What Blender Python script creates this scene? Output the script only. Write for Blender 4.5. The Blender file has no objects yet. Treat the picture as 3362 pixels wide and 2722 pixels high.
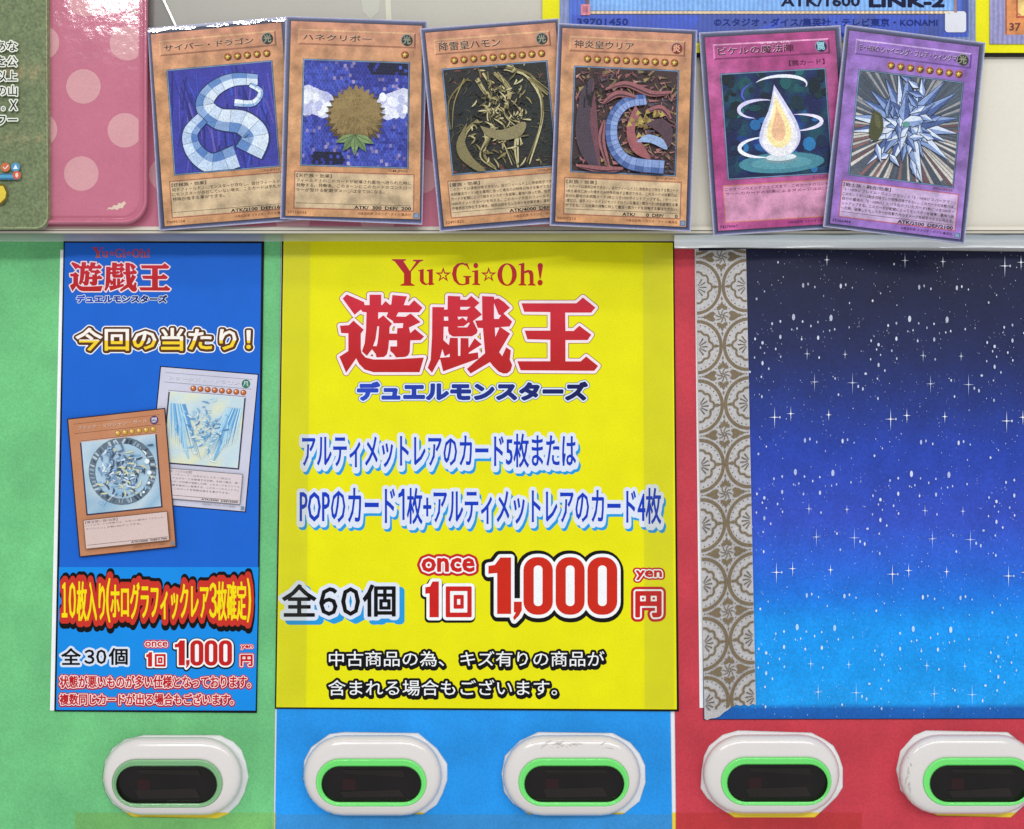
import bpy, math, random
import numpy as np
from mathutils import Vector
from mathutils.geometry import delaunay_2d_cdt

# ------------------------------------------------------------------ camera, world, light
S = 0.134e-3            # metres per photograph pixel on the lower panel
D = 0.55                # camera distance from the lower panel
CX, CY = 1681.0, 1361.0
sc = bpy.context.scene
cam = bpy.data.cameras.new('camera'); camo = bpy.data.objects.new('camera', cam)
sc.collection.objects.link(camo)
camo.location = (0, -D, 0); camo.rotation_euler = (math.pi/2, 0, 0)
cam.sensor_width = 36; cam.lens = 36*D/(3362*S); cam.clip_start = 0.01; cam.clip_end = 20
sc.camera = camo
w = bpy.data.worlds.new('World'); sc.world = w; w.use_nodes = True
w.node_tree.nodes['Background'].inputs[0].default_value = (0.93, 0.97, 1.0, 1)
w.node_tree.nodes['Background'].inputs[1].default_value = 0.70
def area(name, loc, target, sx, sy, power, col):
    l = bpy.data.lights.new(name, 'AREA'); l.shape = 'RECTANGLE'; l.size = sx; l.size_y = sy
    l.energy = power; l.color = col
    o = bpy.data.objects.new(name, l); sc.collection.objects.link(o); o.location = loc
    o.rotation_euler = (Vector(target)-Vector(loc)).to_track_quat('-Z', 'Y').to_euler()
    return o
area('ceiling_tube_light', (-0.53, -1.6, 0.705), (0, 0, -0.02), 0.36, 0.045, 5.0, (1.0, 0.985, 0.95))
area('ceiling_tube_light', (0.45, -1.9, 0.95), (0, 0, -0.02), 1.6, 0.12, 14.5, (0.97, 0.98, 1.0))
area('ceiling_tube_light', (-0.1, -1.1, 1.3), (0, 0, 0.0), 1.6, 0.12, 4, (1.0, 0.985, 0.95))
sc.view_settings.view_transform = 'Standard'; sc.view_settings.look = 'None'
sc.view_settings.exposure = 0.0; sc.view_settings.gamma = 1.0

# ------------------------------------------------------------------ helpers
LUM = 1.12
def s2l(c):
    c = c/255.0
    return c/12.92 if c <= 0.04045 else ((c+0.055)/1.055)**2.4
def C(rgb): return tuple(min(0.9, s2l(x)/LUM) for x in rgb)
def P(px, py, d=0.0):
    k = S*(D-d)/D
    return Vector(((px-CX)*k, -d, (CY-py)*k))
def mix(a, b, t): return tuple(a[i]*(1-t)+b[i]*t for i in range(3))
def bil(q):
    a, b, c, d = q      # TL TR BR BL
    def f(u, v):
        return ((a[0]*(1-u)+b[0]*u)*(1-v)+(d[0]*(1-u)+c[0]*u)*v,
                (a[1]*(1-u)+b[1]*u)*(1-v)+(d[1]*(1-u)+c[1]*u)*v)
    return f
def ident(x, y): return (x, y)

_tc = {}
def glyphs(s, w=0.0):
    w = round(w, 3); key = (s, w)
    if key in _tc: return _tc[key]
    c = bpy.data.curves.new('t', 'FONT'); c.body = s; c.resolution_u = 2; c.offset = w
    o = bpy.data.objects.new('t', c); sc.collection.objects.link(o)
    dg = bpy.context.evaluated_depsgraph_get()
    m = bpy.data.meshes.new_from_object(o.evaluated_get(dg))
    V = [(v.co.x, v.co.y) for v in m.vertices]; F = [list(p.vertices) for p in m.polygons]
    bpy.data.objects.remove(o); bpy.data.curves.remove(c); bpy.data.meshes.remove(m)
    x0 = min(v[0] for v in V); x1 = max(v[0] for v in V); y0 = min(v[1] for v in V); y1 = max(v[1] for v in V)
    V = [((x-x0)/(x1-x0), (y1-y)/max(1e-6, y1-y0)) for x, y in V]
    _tc[key] = (V, F); return _tc[key]

def bedges(F):
    cnt = {}
    for f in F:
        for i in range(len(f)):
            e = (f[i], f[(i+1) % len(f)]); k = (min(e), max(e)); cnt[k] = cnt.get(k, 0)+1
    return [e for e, n in cnt.items() if n == 1]
def parity(V, E):
    """triangles of the region inside closed, non-crossing outlines (even-odd)"""
    r = delaunay_2d_cdt(V, E, [], 0, 1e-7)
    con = set()
    for e, o in zip(r[1], r[4]):
        if o: con.add((min(e), max(e)))
    em = {}
    for i, f in enumerate(r[2]):
        for k in range(len(f)):
            a, b = f[k], f[(k+1) % len(f)]; em.setdefault((min(a, b), max(a, b)), []).append(i)
    st = [None]*len(r[2]); stack = []
    for e, fs in em.items():
        if len(fs) == 1 and st[fs[0]] is None:
            st[fs[0]] = 1 if e in con else 0; stack.append(fs[0])
    while stack:
        i = stack.pop(); f = r[2][i]
        for k in range(len(f)):
            a, b = f[k], f[(k+1) % len(f)]; e = (min(a, b), max(a, b))
            for j in em[e]:
                if st[j] is None:
                    st[j] = st[i] ^ (1 if e in con else 0); stack.append(j)
    return [(v.x, v.y) for v in r[0]], [list(f) for f, q in zip(r[2], st) if q]
def grow(V, F, rx, ry, h=None):
    """shape grown by an ellipse: distance field on a fine grid, then its contour"""
    k_ = rx/ry
    P_ = np.array([(v[0], v[1]*k_) for v in V]); r = rx
    if h is None: h = min(1.6, max(.55, r*.35))
    x0, y0 = P_.min(0)-r-2.5*h; x1, y1 = P_.max(0)+r+2.5*h
    nx = int((x1-x0)/h)+2; ny = int((y1-y0)/h)+2
    DF = np.full((ny, nx), 1e9); gx = x0+np.arange(nx)*h; gy = y0+np.arange(ny)*h
    def win(lx, ly, hx, hy):
        return (max(0, int((lx-x0)/h)), min(nx, int((hx-x0)/h)+2), max(0, int((ly-y0)/h)), min(ny, int((hy-y0)/h)+2))
    pad = r+2*h
    for a, b in bedges(F):
        pa, pb = P_[a], P_[b]
        i0, i1, j0, j1 = win(min(pa[0], pb[0])-pad, min(pa[1], pb[1])-pad, max(pa[0], pb[0])+pad, max(pa[1], pb[1])+pad)
        X = gx[i0:i1][None, :]-pa[0]; Y = gy[j0:j1][:, None]-pa[1]
        dx, dy = pb-pa; l2 = dx*dx+dy*dy
        t = np.clip((X*dx+Y*dy)/l2, 0, 1) if l2 > 1e-12 else 0
        dd = (X-t*dx)**2+(Y-t*dy)**2
        np.minimum(DF[j0:j1, i0:i1], dd, out=DF[j0:j1, i0:i1])
    DF = np.sqrt(DF)
    for f in F:
        for k in range(1, len(f)-1):
            A, B, Q = P_[f[0]], P_[f[k]], P_[f[k+1]]
            i0, i1, j0, j1 = win(min(A[0], B[0], Q[0]), min(A[1], B[1], Q[1]), max(A[0], B[0], Q[0]), max(A[1], B[1], Q[1]))
            X = gx[i0:i1][None, :]; Y = gy[j0:j1][:, None]
            def ed(p, q): return (q[0]-p[0])*(Y-p[1])-(q[1]-p[1])*(X-p[0])
            e1, e2, e3 = ed(A, B), ed(B, Q), ed(Q, A)
            m = ((e1 >= 0) & (e2 >= 0) & (e3 >= 0)) | ((e1 <= 0) & (e2 <= 0) & (e3 <= 0))
            w = DF[j0:j1, i0:i1]; w[m] = -np.abs(w[m])
    G = DF-r
    G[np.abs(G) < 1e-4*h] = 1e-4*h
    idx = {}; VV = []; EE = []
    def vert(j, i, hor):
        key = (j, i, hor)
        if key not in idx:
            g0 = G[j, i]; g1 = G[j, i+1] if hor else G[j+1, i]; t = min(.97, max(.03, g0/(g0-g1)))
            idx[key] = len(VV); VV.append(Vector((gx[i]+(t*h if hor else 0), (gy[j]+(0 if hor else t*h))/k_)))
        return idx[key]
    sg = G < 0
    c = sg[:-1, :-1]*1+sg[:-1, 1:]*2+sg[1:, 1:]*4+sg[1:, :-1]*8
    js, is_ = np.nonzero((c > 0) & (c < 15))
    for j, i in zip(js.tolist(), is_.tolist()):
        q = int(c[j, i])
        T = lambda: vert(j, i, 1)
        R = lambda: vert(j, i+1, 0)
        Bt = lambda: vert(j+1, i, 1)
        Lf = lambda: vert(j, i, 0)
        if q in (1, 14): EE.append((T(), Lf()))
        elif q in (2, 13): EE.append((T(), R()))
        elif q in (4, 11): EE.append((R(), Bt()))
        elif q in (8, 7): EE.append((Bt(), Lf()))
        elif q in (3, 12): EE.append((Lf(), R()))
        elif q in (6, 9): EE.append((T(), Bt()))
        elif q == 5: EE += [(T(), R()), (Bt(), Lf())]
        else: EE += [(T(), Lf()), (R(), Bt())]
    # drop nearly straight vertices
    nb = {}
    for a, b in EE: nb.setdefault(a, []).append(b); nb.setdefault(b, []).append(a)
    for _ in range(2):
        skip = set()
        for v in list(nb):
            if len(nb[v]) != 2 or v in skip: continue
            a, b = nb[v]
            if a in skip or b in skip or a == b: continue
            pa, pv, pb = VV[a], VV[v], VV[b]; ab = pb-pa; L_ = ab.length
            if L_ < 1e-6 or L_ > 14: continue
            if abs(ab.x*(pv.y-pa.y)-ab.y*(pv.x-pa.x))/L_ < .06 and b not in nb[a]:
                nb[a] = [b if q == v else q for q in nb[a]]; nb[b] = [a if q == v else q for q in nb[b]]
                del nb[v]; skip |= {a, b}
    ids = {v: i for i, v in enumerate(nb)}
    V2 = [VV[v] for v in nb]; E2 = [(ids[v], ids[q]) for v in nb for q in nb[v] if v < q]
    return parity(V2, E2)
def union(V, F):
    V = [Vector((v[0], v[1])) for v in V]
    r = delaunay_2d_cdt(V, [], F, 0, 1e-6)
    return [(v.x, v.y) for v in r[0]], [list(f) for f, o in zip(r[2], r[5]) if o]
def fill(loops):
    V = []; E = []
    for L in loops:
        k = len(V); V += [Vector((p[0], p[1])) for p in L]
        E += [(k+i, k+(i+1) % len(L)) for i in range(len(L))]
    return parity(V, E)
def clipy(V, F, y, keep_below):
    """cut triangles on a horizontal line; keep_below keeps larger y"""
    NV = []; NF = []
    sg = 1 if keep_below else -1
    for f in F:
        pts = [V[i] for i in f]; out = []
        for i in range(len(pts)):
            a, b = pts[i], pts[(i+1) % len(pts)]
            da, db = (a[1]-y)*sg, (b[1]-y)*sg
            if da >= 0: out.append(a)
            if da*db < 0:
                t = da/(da-db); out.append((a[0]+(b[0]-a[0])*t, a[1]+(b[1]-a[1])*t))
        if len(out) > 2:
            k = len(NV); NV += out; NF.append(list(range(k, k+len(out))))
    return NV, NF
def ell(cx, cy, rx, ry=None, n=20, a0=0):
    ry = rx if ry is None else ry
    return [(cx+rx*math.cos(a0+i*2*math.pi/n), cy+ry*math.sin(a0+i*2*math.pi/n)) for i in range(n)]
def star(cx, cy, R, r, n=5, a0=-math.pi/2, sy=1.0):
    return [(cx+(R if i % 2 == 0 else r)*math.cos(a0+i*math.pi/n), cy+sy*(R if i % 2 == 0 else r)*math.sin(a0+i*math.pi/n)) for i in range(2*n)]
def rrect(x0, y0, x1, y1, r, n=6):
    o = []
    for cx, cy, a in ((x1-r, y0+r, -90), (x1-r, y1-r, 0), (x0+r, y1-r, 90), (x0+r, y0+r, 180)):
        for i in range(n+1):
            t = math.radians(a+90*i/n); o.append((cx+r*math.cos(t), cy+r*math.sin(t)))
    return o
def rect(x0, y0, x1, y1): return [(x0, y0), (x1, y0), (x1, y1), (x0, y1)]
def stroke(pts, wd):
    """constant or tapering band along a polyline -> closed loop"""
    n = len(pts); L = []; R = []
    for i, p in enumerate(pts):
        a = pts[max(0, i-1)]; b = pts[min(n-1, i+1)]
        dx, dy = b[0]-a[0], b[1]-a[1]; l = math.hypot(dx, dy) or 1
        ww = wd(i/(n-1)) if callable(wd) else wd
        nx, ny = -dy/l*ww/2, dx/l*ww/2
        L.append((p[0]+nx, p[1]+ny)); R.append((p[0]-nx, p[1]-ny))
    return L+R[::-1]
def spline(pts, n=8):
    o = []
    for i in range(len(pts)-1):
        p0 = pts[max(0, i-1)]; p1 = pts[i]; p2 = pts[i+1]; p3 = pts[min(len(pts)-1, i+2)]
        for k in range(n):
            t = k/n
            o.append(tuple(0.5*((2*p1[j])+(-p0[j]+p2[j])*t+(2*p0[j]-5*p1[j]+4*p2[j]-p3[j])*t*t+(-p0[j]+3*p1[j]-3*p2[j]+p3[j])*t**3) for j in (0, 1)))
    o.append(pts[-1]); return o

def tagit(o, label=None, cat=None, group=None, kind=None):
    for k, v in (('label', label), ('category', cat), ('group', group), ('kind', kind)):
        if v: o[k] = v
    return o
def thing(name, px, py, d, label, cat, group=None, rot=0):
    o = bpy.data.objects.new(name, None); sc.collection.objects.link(o)
    o.empty_display_size = 0.01; o.location = P(px, py, d)
    return tagit(o, label, cat, group)
def mesh_obj(name, V, F, mat, parent=None, cols=None, smooth=False):
    off = parent_off(parent)
    m = bpy.data.meshes.new(name)
    m.from_pydata([tuple(Vector(v)-off) for v in V], [], F)
    if cols is not None:
        a = m.color_attributes.new('Col', 'FLOAT_COLOR', 'POINT')
        flat = []
        for c in cols: flat += [c[0], c[1], c[2], 1.0]
        a.data.foreach_set('color', flat)
    if smooth: m.polygons.foreach_set('use_smooth', [True]*len(m.polygons))
    m.materials.append(mat)
    o = bpy.data.objects.new(name, m); sc.collection.objects.link(o)
    if parent: o.parent = parent
    return o
def parent_off(p):
    v = Vector((0, 0, 0))
    while p is not None:
        v += p.location; p = p.parent
    return v

class Print:
    """ink layers, each a few microns proud of the one below"""
    STEP = 5e-6
    def __init__(self, d, fmap=ident):
        self.V = []; self.F = []; self.K = []; self.d = d; self.f = fmap
    def raw(self, V, F, col, mapped=False, zfix=None):
        k = len(self.V)
        for i, v in enumerate(V):
            x, y = v if mapped else self.f(*v)
            self.V.append(P(x, y, self.d))
            c = col(v[0], v[1]) if callable(col) else col
            self.K.append(C(c))
        px = [(v if mapped else self.f(*v)) for v in V]
        for f in F:
            a = 0
            for i in range(len(f)):
                p, q = px[f[i]], px[f[(i+1) % len(f)]]; a += p[0]*q[1]-q[0]*p[1]
            if abs(a) < 1e-9: continue
            self.F.append([k+i for i in (f if a < 0 else f[::-1])])
        self.d += self.STEP
    def poly(self, loop, col): self.raw(loop, [list(range(len(loop)))], col)
    def shape(self, loops, col):
        V, F = fill(loops); self.raw(V, F, col)
    def many(self, loops, col):
        """non-overlapping polygons as one ink layer; col may be a list"""
        V = []; F = []; cs = []
        for i, L in enumerate(loops):
            k = len(V); V += L; F.append(list(range(k, k+len(L))))
            cs += [col[i] if isinstance(col, list) else col]*len(L)
        it = iter(cs)
        self.raw(V, F, lambda x, y: next(it))
    def grid(self, x0, y0, x1, y1, nx, ny, col):
        V = [(x0+(x1-x0)*i/nx, y0+(y1-y0)*j/ny) for j in range(ny+1) for i in range(nx+1)]
        F = [[j*(nx+1)+i, j*(nx+1)+i+1, (j+1)*(nx+1)+i+1, (j+1)*(nx+1)+i] for j in range(ny) for i in range(nx)]
        self.raw(V, F, col)
    def tmap(self, V, box, off=(0, 0)):
        x0, y0, x1, y1 = box
        return [self.f(x0+(x1-x0)*u, y0+(y1-y0)*v) for u, v in V]
    def text(self, s, box, col, bold=0.0, outl=(), gap=None, split=None):
        """outl: list of (rx, ry, dx, dy, colour) from the outermost inwards, radii in photograph pixels"""
        q0 = self.f(box[0], box[1]); q1 = self.f(box[0], box[3]); hp = math.hypot(q1[0]-q0[0], q1[1]-q0[1])
        if not outl and bold < .45:
            V, F = glyphs(s, .8*bold/max(hp, 1)); bold = 0
        else: V, F = glyphs(s)
        V = self.tmap(V, box)
        self.glyphlike(V, F, col, bold, outl, split)
    def glyphlike(self, V, F, col, bold=0.0, outl=(), split=None):
        for rx, ry, dx, dy, c in outl:
            V2, F2 = grow(V, F, rx+bold, ry+bold)
            self.raw([(x+dx, y+dy) for x, y in V2], F2, c, True)
        if bold: V, F = grow(V, F, bold, bold)
        if split:
            ys, ctop, cbot = split
            a = clipy(V, F, ys, False); b = clipy(V, F, ys, True)
            self.raw(a[0], a[1], ctop, True); self.raw(b[0], b[1], cbot, True)
        else: self.raw(V, F, col, True)
    def build(self, name, mat, parent, label=None):
        o = mesh_obj(name, self.V, self.F, mat, parent, self.K)
        if label: o['label'] = label
        self.V, self.F, self.K = [], [], []
        return o

def slab(name, loops, d0, d1, col, mat, parent=None, bevel=0.0):
    """plate between depth d0 (back) and d1 (front); loops[0] outer, others holes"""
    V2, F2 = fill(loops)
    V = [P(x, y, d1) for x, y in V2]; K = [C(col(x, y) if callable(col) else col) for x, y in V2]; F = []
    for f in F2:
        a = sum(V2[f[i]][0]*V2[f[(i+1) % len(f)]][1]-V2[f[(i+1) % len(f)]][0]*V2[f[i]][1] for i in range(len(f)))
        F.append(f if a < 0 else f[::-1])
    k = (D-d1)/(D-d0)
    for a, b in bedges(F2):
        n = len(V)
        pa, pb = V2[a], V2[b]
        V += [P(pa[0], pa[1], d1), P(pb[0], pb[1], d1)]
        va = P(pa[0], pa[1], d1); vb = P(pb[0], pb[1], d1)
        V += [Vector((vb.x, -d0, vb.z)), Vector((va.x, -d0, va.z))]
        K += [K[a], K[b], K[b], K[a]]
        F.append([n, n+1, n+2, n+3])
    return mesh_obj(name, V, F, mat, parent, K)

def loft(name, loops, mat, parent=None, cap=False, smooth=True, cols=None):
    """loops: list of lists of 3D points, same count"""
    V = [p for L in loops for p in L]; n = len(loops[0]); F = []
    for j in range(len(loops)-1):
        for i in range(n):
            F.append([j*n+i, j*n+(i+1) % n, (j+1)*n+(i+1) % n, (j+1)*n+i])
    if cap: F.append([(len(loops)-1)*n+i for i in range(n)])
    K = None
    if cols: K = [C(c) for c in cols for _ in range(n)]
    return mesh_obj(name, V, F, mat, parent, K, smooth)

# ------------------------------------------------------------------ materials
def ink(name, rough=0.55, spec=0.3, grain=0.05, gs=1800, mot=0.06, ms=120, bump=0.0, bs=900, coat=0.0, coatr=0.15, stripes=0.0, aniso=(1, 1, 1), bd=0.0002, metal=0.0):
    m = bpy.data.materials.new(name); m.use_nodes = True; nt = m.node_tree; N = nt.nodes; L = nt.links
    b = N['Principled BSDF']
    b.inputs['Roughness'].default_value = rough; b.inputs['Specular IOR Level'].default_value = spec
    b.inputs['Coat Weight'].default_value = coat; b.inputs['Coat Roughness'].default_value = coatr
    b.inputs['Metallic'].default_value = metal
    at = N.new('ShaderNodeAttribute'); at.attribute_name = 'Col'
    tc = N.new('ShaderNodeTexCoord'); mp = N.new('ShaderNodeMapping'); mp.inputs['Scale'].default_value = aniso
    L.new(tc.outputs['Object'], mp.inputs[0])
    def noise(scale, det=2, vec=None):
        n = N.new('ShaderNodeTexNoise'); n.inputs['Scale'].default_value = scale; n.inputs['Detail'].default_value = det
        L.new((vec or mp).outputs[0], n.inputs['Vector']); return n
    def fac(n, amp):
        r = N.new('ShaderNodeMapRange'); r.inputs['From Min'].default_value = 0.25; r.inputs['From Max'].default_value = 0.75
        r.inputs['To Min'].default_value = 1-amp; r.inputs['To Max'].default_value = 1+amp
        L.new(n.outputs[0], r.inputs[0]); return r.outputs[0]
    cur = at.outputs['Color']
    for sc_, amp, det in ((gs, grain, 1), (ms, mot, 5)):
        if amp <= 0: continue
        v = N.new('ShaderNodeVectorMath'); v.operation = 'SCALE'
        L.new(cur, v.inputs[0]); L.new(fac(noise(sc_, det), amp), v.inputs['Scale']); cur = v.outputs[0]
    if stripes > 0:
        wv = N.new('ShaderNodeTexWave'); wv.inputs['Scale'].default_value = 160; wv.inputs['Distortion'].default_value = 2.0
        wv.bands_direction = 'X'; L.new(tc.outputs['Object'], wv.inputs['Vector'])
        v = N.new('ShaderNodeVectorMath'); v.operation = 'SCALE'
        L.new(cur, v.inputs[0]); L.new(fac(wv, stripes), v.inputs['Scale']); cur = v.outputs[0]
    L.new(cur, b.inputs['Base Color'])
    if bump > 0:
        n = noise(bs, 4); bp = N.new('ShaderNodeBump'); bp.inputs['Strength'].default_value = bump; bp.inputs['Distance'].default_value = bd
        L.new(n.outputs[0], bp.inputs['Height']); L.new(bp.outputs[0], b.inputs['Normal'])
        if coat: L.new(bp.outputs[0], b.inputs['Coat Normal'])
    return m
M = {
 'paper': ink('printed_paper', rough=.5, spec=.14, grain=.05, gs=1500, mot=.05, ms=60, bump=.25, bs=22, bd=.0015),
 'sheet': ink('coloured_card_sheet', rough=.55, spec=.25, grain=.10, gs=1100, mot=.20, ms=32, bump=.3, bs=20, bd=.0015),
 'card': ink('mottled_card_stock', rough=.38, spec=.22, grain=.10, gs=1400, mot=.50, ms=140, bump=.35, bs=1300),
 'art': ink('embossed_foil_art', rough=.42, spec=.18, grain=.22, gs=1500, mot=.15, ms=300, bump=.5, bs=1500),
 'sleeve': ink('sleeve_border', rough=.32, spec=.25, grain=.14, gs=1100, mot=.10, ms=120, bump=.12, bs=500),
 'ink': ink('printing_ink', rough=.5, spec=.12, grain=.07, gs=1500, mot=.05, ms=200),
 'plastic': ink('moulded_plastic', rough=.17, spec=.5, grain=.015, gs=900, mot=.025, ms=35),
 'cream': ink('cream_enamel', rough=.35, spec=.45, grain=.02, gs=900, mot=.03, ms=25),
 'pink': ink('pink_film', rough=.08, spec=.4, grain=.05, gs=1300, mot=.05, ms=60, bump=.28, bs=130, bd=.0005),
 'rail': ink('grey_gloss_rail', rough=.30, spec=.6, grain=.05, gs=900, mot=.2, ms=40, aniso=(1, 1, 1), bump=.12, bs=200),
 'ribbed': ink('ribbed_lenticular_print', rough=.4, spec=.4, grain=.12, gs=700, mot=.15, ms=90, stripes=.14),
 'grass': ink('grass_photo_print', rough=.5, spec=.25, grain=.30, gs=850, mot=.14, ms=260),
 'starry': ink('night_sky_print', rough=.5, spec=.25, grain=.14, gs=900, mot=.16, ms=70),
 'lace': ink('glitter_tape', rough=.4, spec=.5, grain=.18, gs=1300, mot=.10, ms=100, bump=.3, bs=1200),
 'dark': ink('dark_window', rough=.10, spec=.25, grain=.0, gs=900, mot=.25, ms=60),
}
def clear_mat():
    m = bpy.data.materials.new('clear_film'); m.use_nodes = True; nt = m.node_tree; N = nt.nodes; L = nt.links
    N.remove(N['Principled BSDF']); out = N['Material Output']
    t = N.new('ShaderNodeBsdfTransparent'); t.inputs[0].default_value = (0.91, 0.91, 0.86, 1)
    g = N.new('ShaderNodeBsdfGlossy'); g.inputs['Roughness'].default_value = 0.25; g.inputs[0].default_value = (1, 1, 1, 1)
    x = N.new('ShaderNodeMixShader'); x.inputs[0].default_value = 0.02
    L.new(t.outputs[0], x.inputs[1]); L.new(g.outputs[0], x.inputs[2]); L.new(x.outputs[0], out.inputs[0]); return m
M['clear'] = clear_mat()
def ring_mat(name, col, e):
    m = bpy.data.materials.new(name); m.use_nodes = True; b = m.node_tree.nodes['Principled BSDF']
    b.inputs['Base Color'].default_value = (*col, 1); b.inputs['Roughness'].default_value = 0.15
    b.inputs['Coat Weight'].default_value = 0.6; b.inputs['Coat Roughness'].default_value = 0.05
    b.inputs['Emission Color'].default_value = (0.12, 0.85, 0.12, 1); b.inputs['Emission Strength'].default_value = e
    n = m.node_tree.nodes.new('ShaderNodeTexNoise'); n.inputs['Scale'].default_value = 400
    bp = m.node_tree.nodes.new('ShaderNodeBump'); bp.inputs['Strength'].default_value = .25; bp.inputs['Distance'].default_value = .0003
    m.node_tree.links.new(n.outputs[0], bp.inputs['Height']); m.node_tree.links.new(bp.outputs[0], b.inputs['Normal'])
    return m
M['ring_on'] = ring_mat('lit_green_ring', (.12, .55, .12), .28)
M['ring_off'] = ring_mat('unlit_green_ring', (.20, .44, .20), .02)

# ------------------------------------------------------------------ the machine
WHITE = (248, 248, 248); CREAM = (226, 219, 203)
mach = thing('capsule_vending_machine', CX, 2900, 0, 'white and cream vending machine front that carries every sheet, poster, card and button', 'vending machine')
slab('lower_panel', [rect(-160, 740, 3520, 2900)], -.012, 0, WHITE, M['plastic'], mach)
slab('yellow_strip', [rect(300, 2668, 3520, 2760)], 0, .0001, (250, 222, 70), M['paper'], mach)
HD = .020          # the upper housing stands this far out
o = slab('upper_housing', [rect(-160, -160, 3520, 752)], -.012, HD-.004, CREAM, M['cream'], mach)
# rounded bottom lip of the housing: faces front, then turns down to the underside
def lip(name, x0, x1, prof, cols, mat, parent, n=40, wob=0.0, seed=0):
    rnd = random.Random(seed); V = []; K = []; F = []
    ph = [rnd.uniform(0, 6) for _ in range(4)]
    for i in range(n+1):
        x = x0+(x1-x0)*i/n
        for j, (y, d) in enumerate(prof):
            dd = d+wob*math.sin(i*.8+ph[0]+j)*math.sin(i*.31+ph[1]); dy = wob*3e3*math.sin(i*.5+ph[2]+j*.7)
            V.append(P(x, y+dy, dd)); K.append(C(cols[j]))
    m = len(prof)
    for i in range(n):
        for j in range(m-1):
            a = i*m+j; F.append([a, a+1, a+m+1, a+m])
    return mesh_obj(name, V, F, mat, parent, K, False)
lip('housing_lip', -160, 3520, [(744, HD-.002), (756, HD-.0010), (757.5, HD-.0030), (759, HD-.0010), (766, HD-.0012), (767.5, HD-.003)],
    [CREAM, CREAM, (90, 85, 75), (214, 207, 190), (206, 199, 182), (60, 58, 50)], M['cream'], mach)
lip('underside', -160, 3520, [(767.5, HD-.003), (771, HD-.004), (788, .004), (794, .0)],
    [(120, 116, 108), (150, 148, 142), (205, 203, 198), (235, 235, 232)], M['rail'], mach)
lip('added_pale_strip', 2214, 3520, [(769, HD-.0034), (773, HD-.0034), (782, .0125), (788, .0100), (795, .0090), (804, .0092), (813, .0094)],
    [(150, 158, 160), (214, 226, 230), (224, 234, 238), (240, 246, 248), (255, 255, 255), (255, 255, 255), (255, 255, 255)], M['plastic'], mach, n=60, wob=.00025, seed=3)  # added strip: bounced light put into pale colours, lower part shaped to catch light

# the beige window panel behind the cards, top
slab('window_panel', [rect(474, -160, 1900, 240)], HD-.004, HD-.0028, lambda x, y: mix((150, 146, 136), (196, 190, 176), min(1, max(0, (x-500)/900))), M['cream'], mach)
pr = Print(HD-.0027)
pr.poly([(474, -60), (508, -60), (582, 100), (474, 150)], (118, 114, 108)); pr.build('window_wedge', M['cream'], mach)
pr.poly([(1176, -60), (1254, -60), (1244, 40), (1216, 64), (1192, 40)], (186, 183, 168))  # reflections in the window, painted as two paler shapes
pr.build('painted_reflection', M['cream'], mach)
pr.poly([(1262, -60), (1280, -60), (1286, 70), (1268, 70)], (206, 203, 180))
pr.build('painted_reflection', M['cream'], mach)
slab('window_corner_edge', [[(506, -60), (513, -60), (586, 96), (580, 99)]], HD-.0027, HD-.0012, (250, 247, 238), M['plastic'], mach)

# pink polka-dot sheet and its moulded tray
PINK = (198, 114, 136); PDOT = (215, 156, 162)
pinks = thing('polka_dot_sheet', 1000, 745, HD-.002, 'pink sheet with paler round dots running behind the four left cards down to the ledge', 'sheet')
slab('sheet', [rect(-160, 150, 1941, 746)], HD-.0028, HD-.0021, PINK, M['pink'], pinks)
def dots(x0, y0, x1, y1, d, parent, shapeclip):
    k = 0
    for i in range(-30, 31):
        for j in range(-30, 31):
            cx = 274+136*i+143*j; cy = 284+144*i-142*j
            L = ell(cx, cy, 57, 57, 28)
            L = [p for p in L]
            if cx+57 < x0 or cx-57 > x1 or cy+57 < y0 or cy-57 > y1: continue
            L = clip_rect(L, x0, y0, x1, y1)
            if len(L) < 3: continue
            p = Print(d); p.poly(L, PDOT); p.build('dot', M['pink'], parent); k += 1
def clip_rect(L, x0, y0, x1, y1):
    for ax, lim, sg in ((0, x0, 1), (0, x1, -1), (1, y0, 1), (1, y1, -1)):
        out = []
        for i in range(len(L)):
            a, b = L[i], L[(i+1) % len(L)]; da = (a[ax]-lim)*sg; db = (b[ax]-lim)*sg
            if da >= 0: out.append(a)
            if da*db < 0:
                t = da/(da-db); out.append((a[0]+(b[0]-a[0])*t, a[1]+(b[1]-a[1])*t))
        L = out
        if not L: return L
    return L
dots(472, 160, 1940, 745, HD-.00208, pinks, None)
tray = thing('polka_dot_tray', 200, 735, HD, 'raised pink polka dot tray with rounded corner beside the grass poster', 'tray')
def rr(x0, y0, x1, y1, r, d): return [P(x, y, d) for x, y in rrect(x0, y0, x1, y1, r, 8)]
tl = []
for ins, dd, c in ((0, -.002, PINK), (2, .0016, PINK), (6, .0032, PINK), (11, .0036, PINK), (15, .0026, PINK), (18, .0010, PINK), (21, .0006, PINK), (25, .0010, PINK), (30, .0012, PINK)):
    tl.append((rr(-260+ins, -260+ins, 487-ins, 738-ins, 78-ins*.6, HD+dd), c))
loft('tray_rim', [t[0] for t in tl], M['pink'], tray, cols=[t[1] for t in tl])
p = Print(HD+.00119); p.poly(rrect(-229, -229, 457, 708, 60, 8), PINK); p.build('tray_face', M['pink'], tray)
TD = HD+.00125
dots(-100, -60, 455, 650, TD, tray, None)
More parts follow.
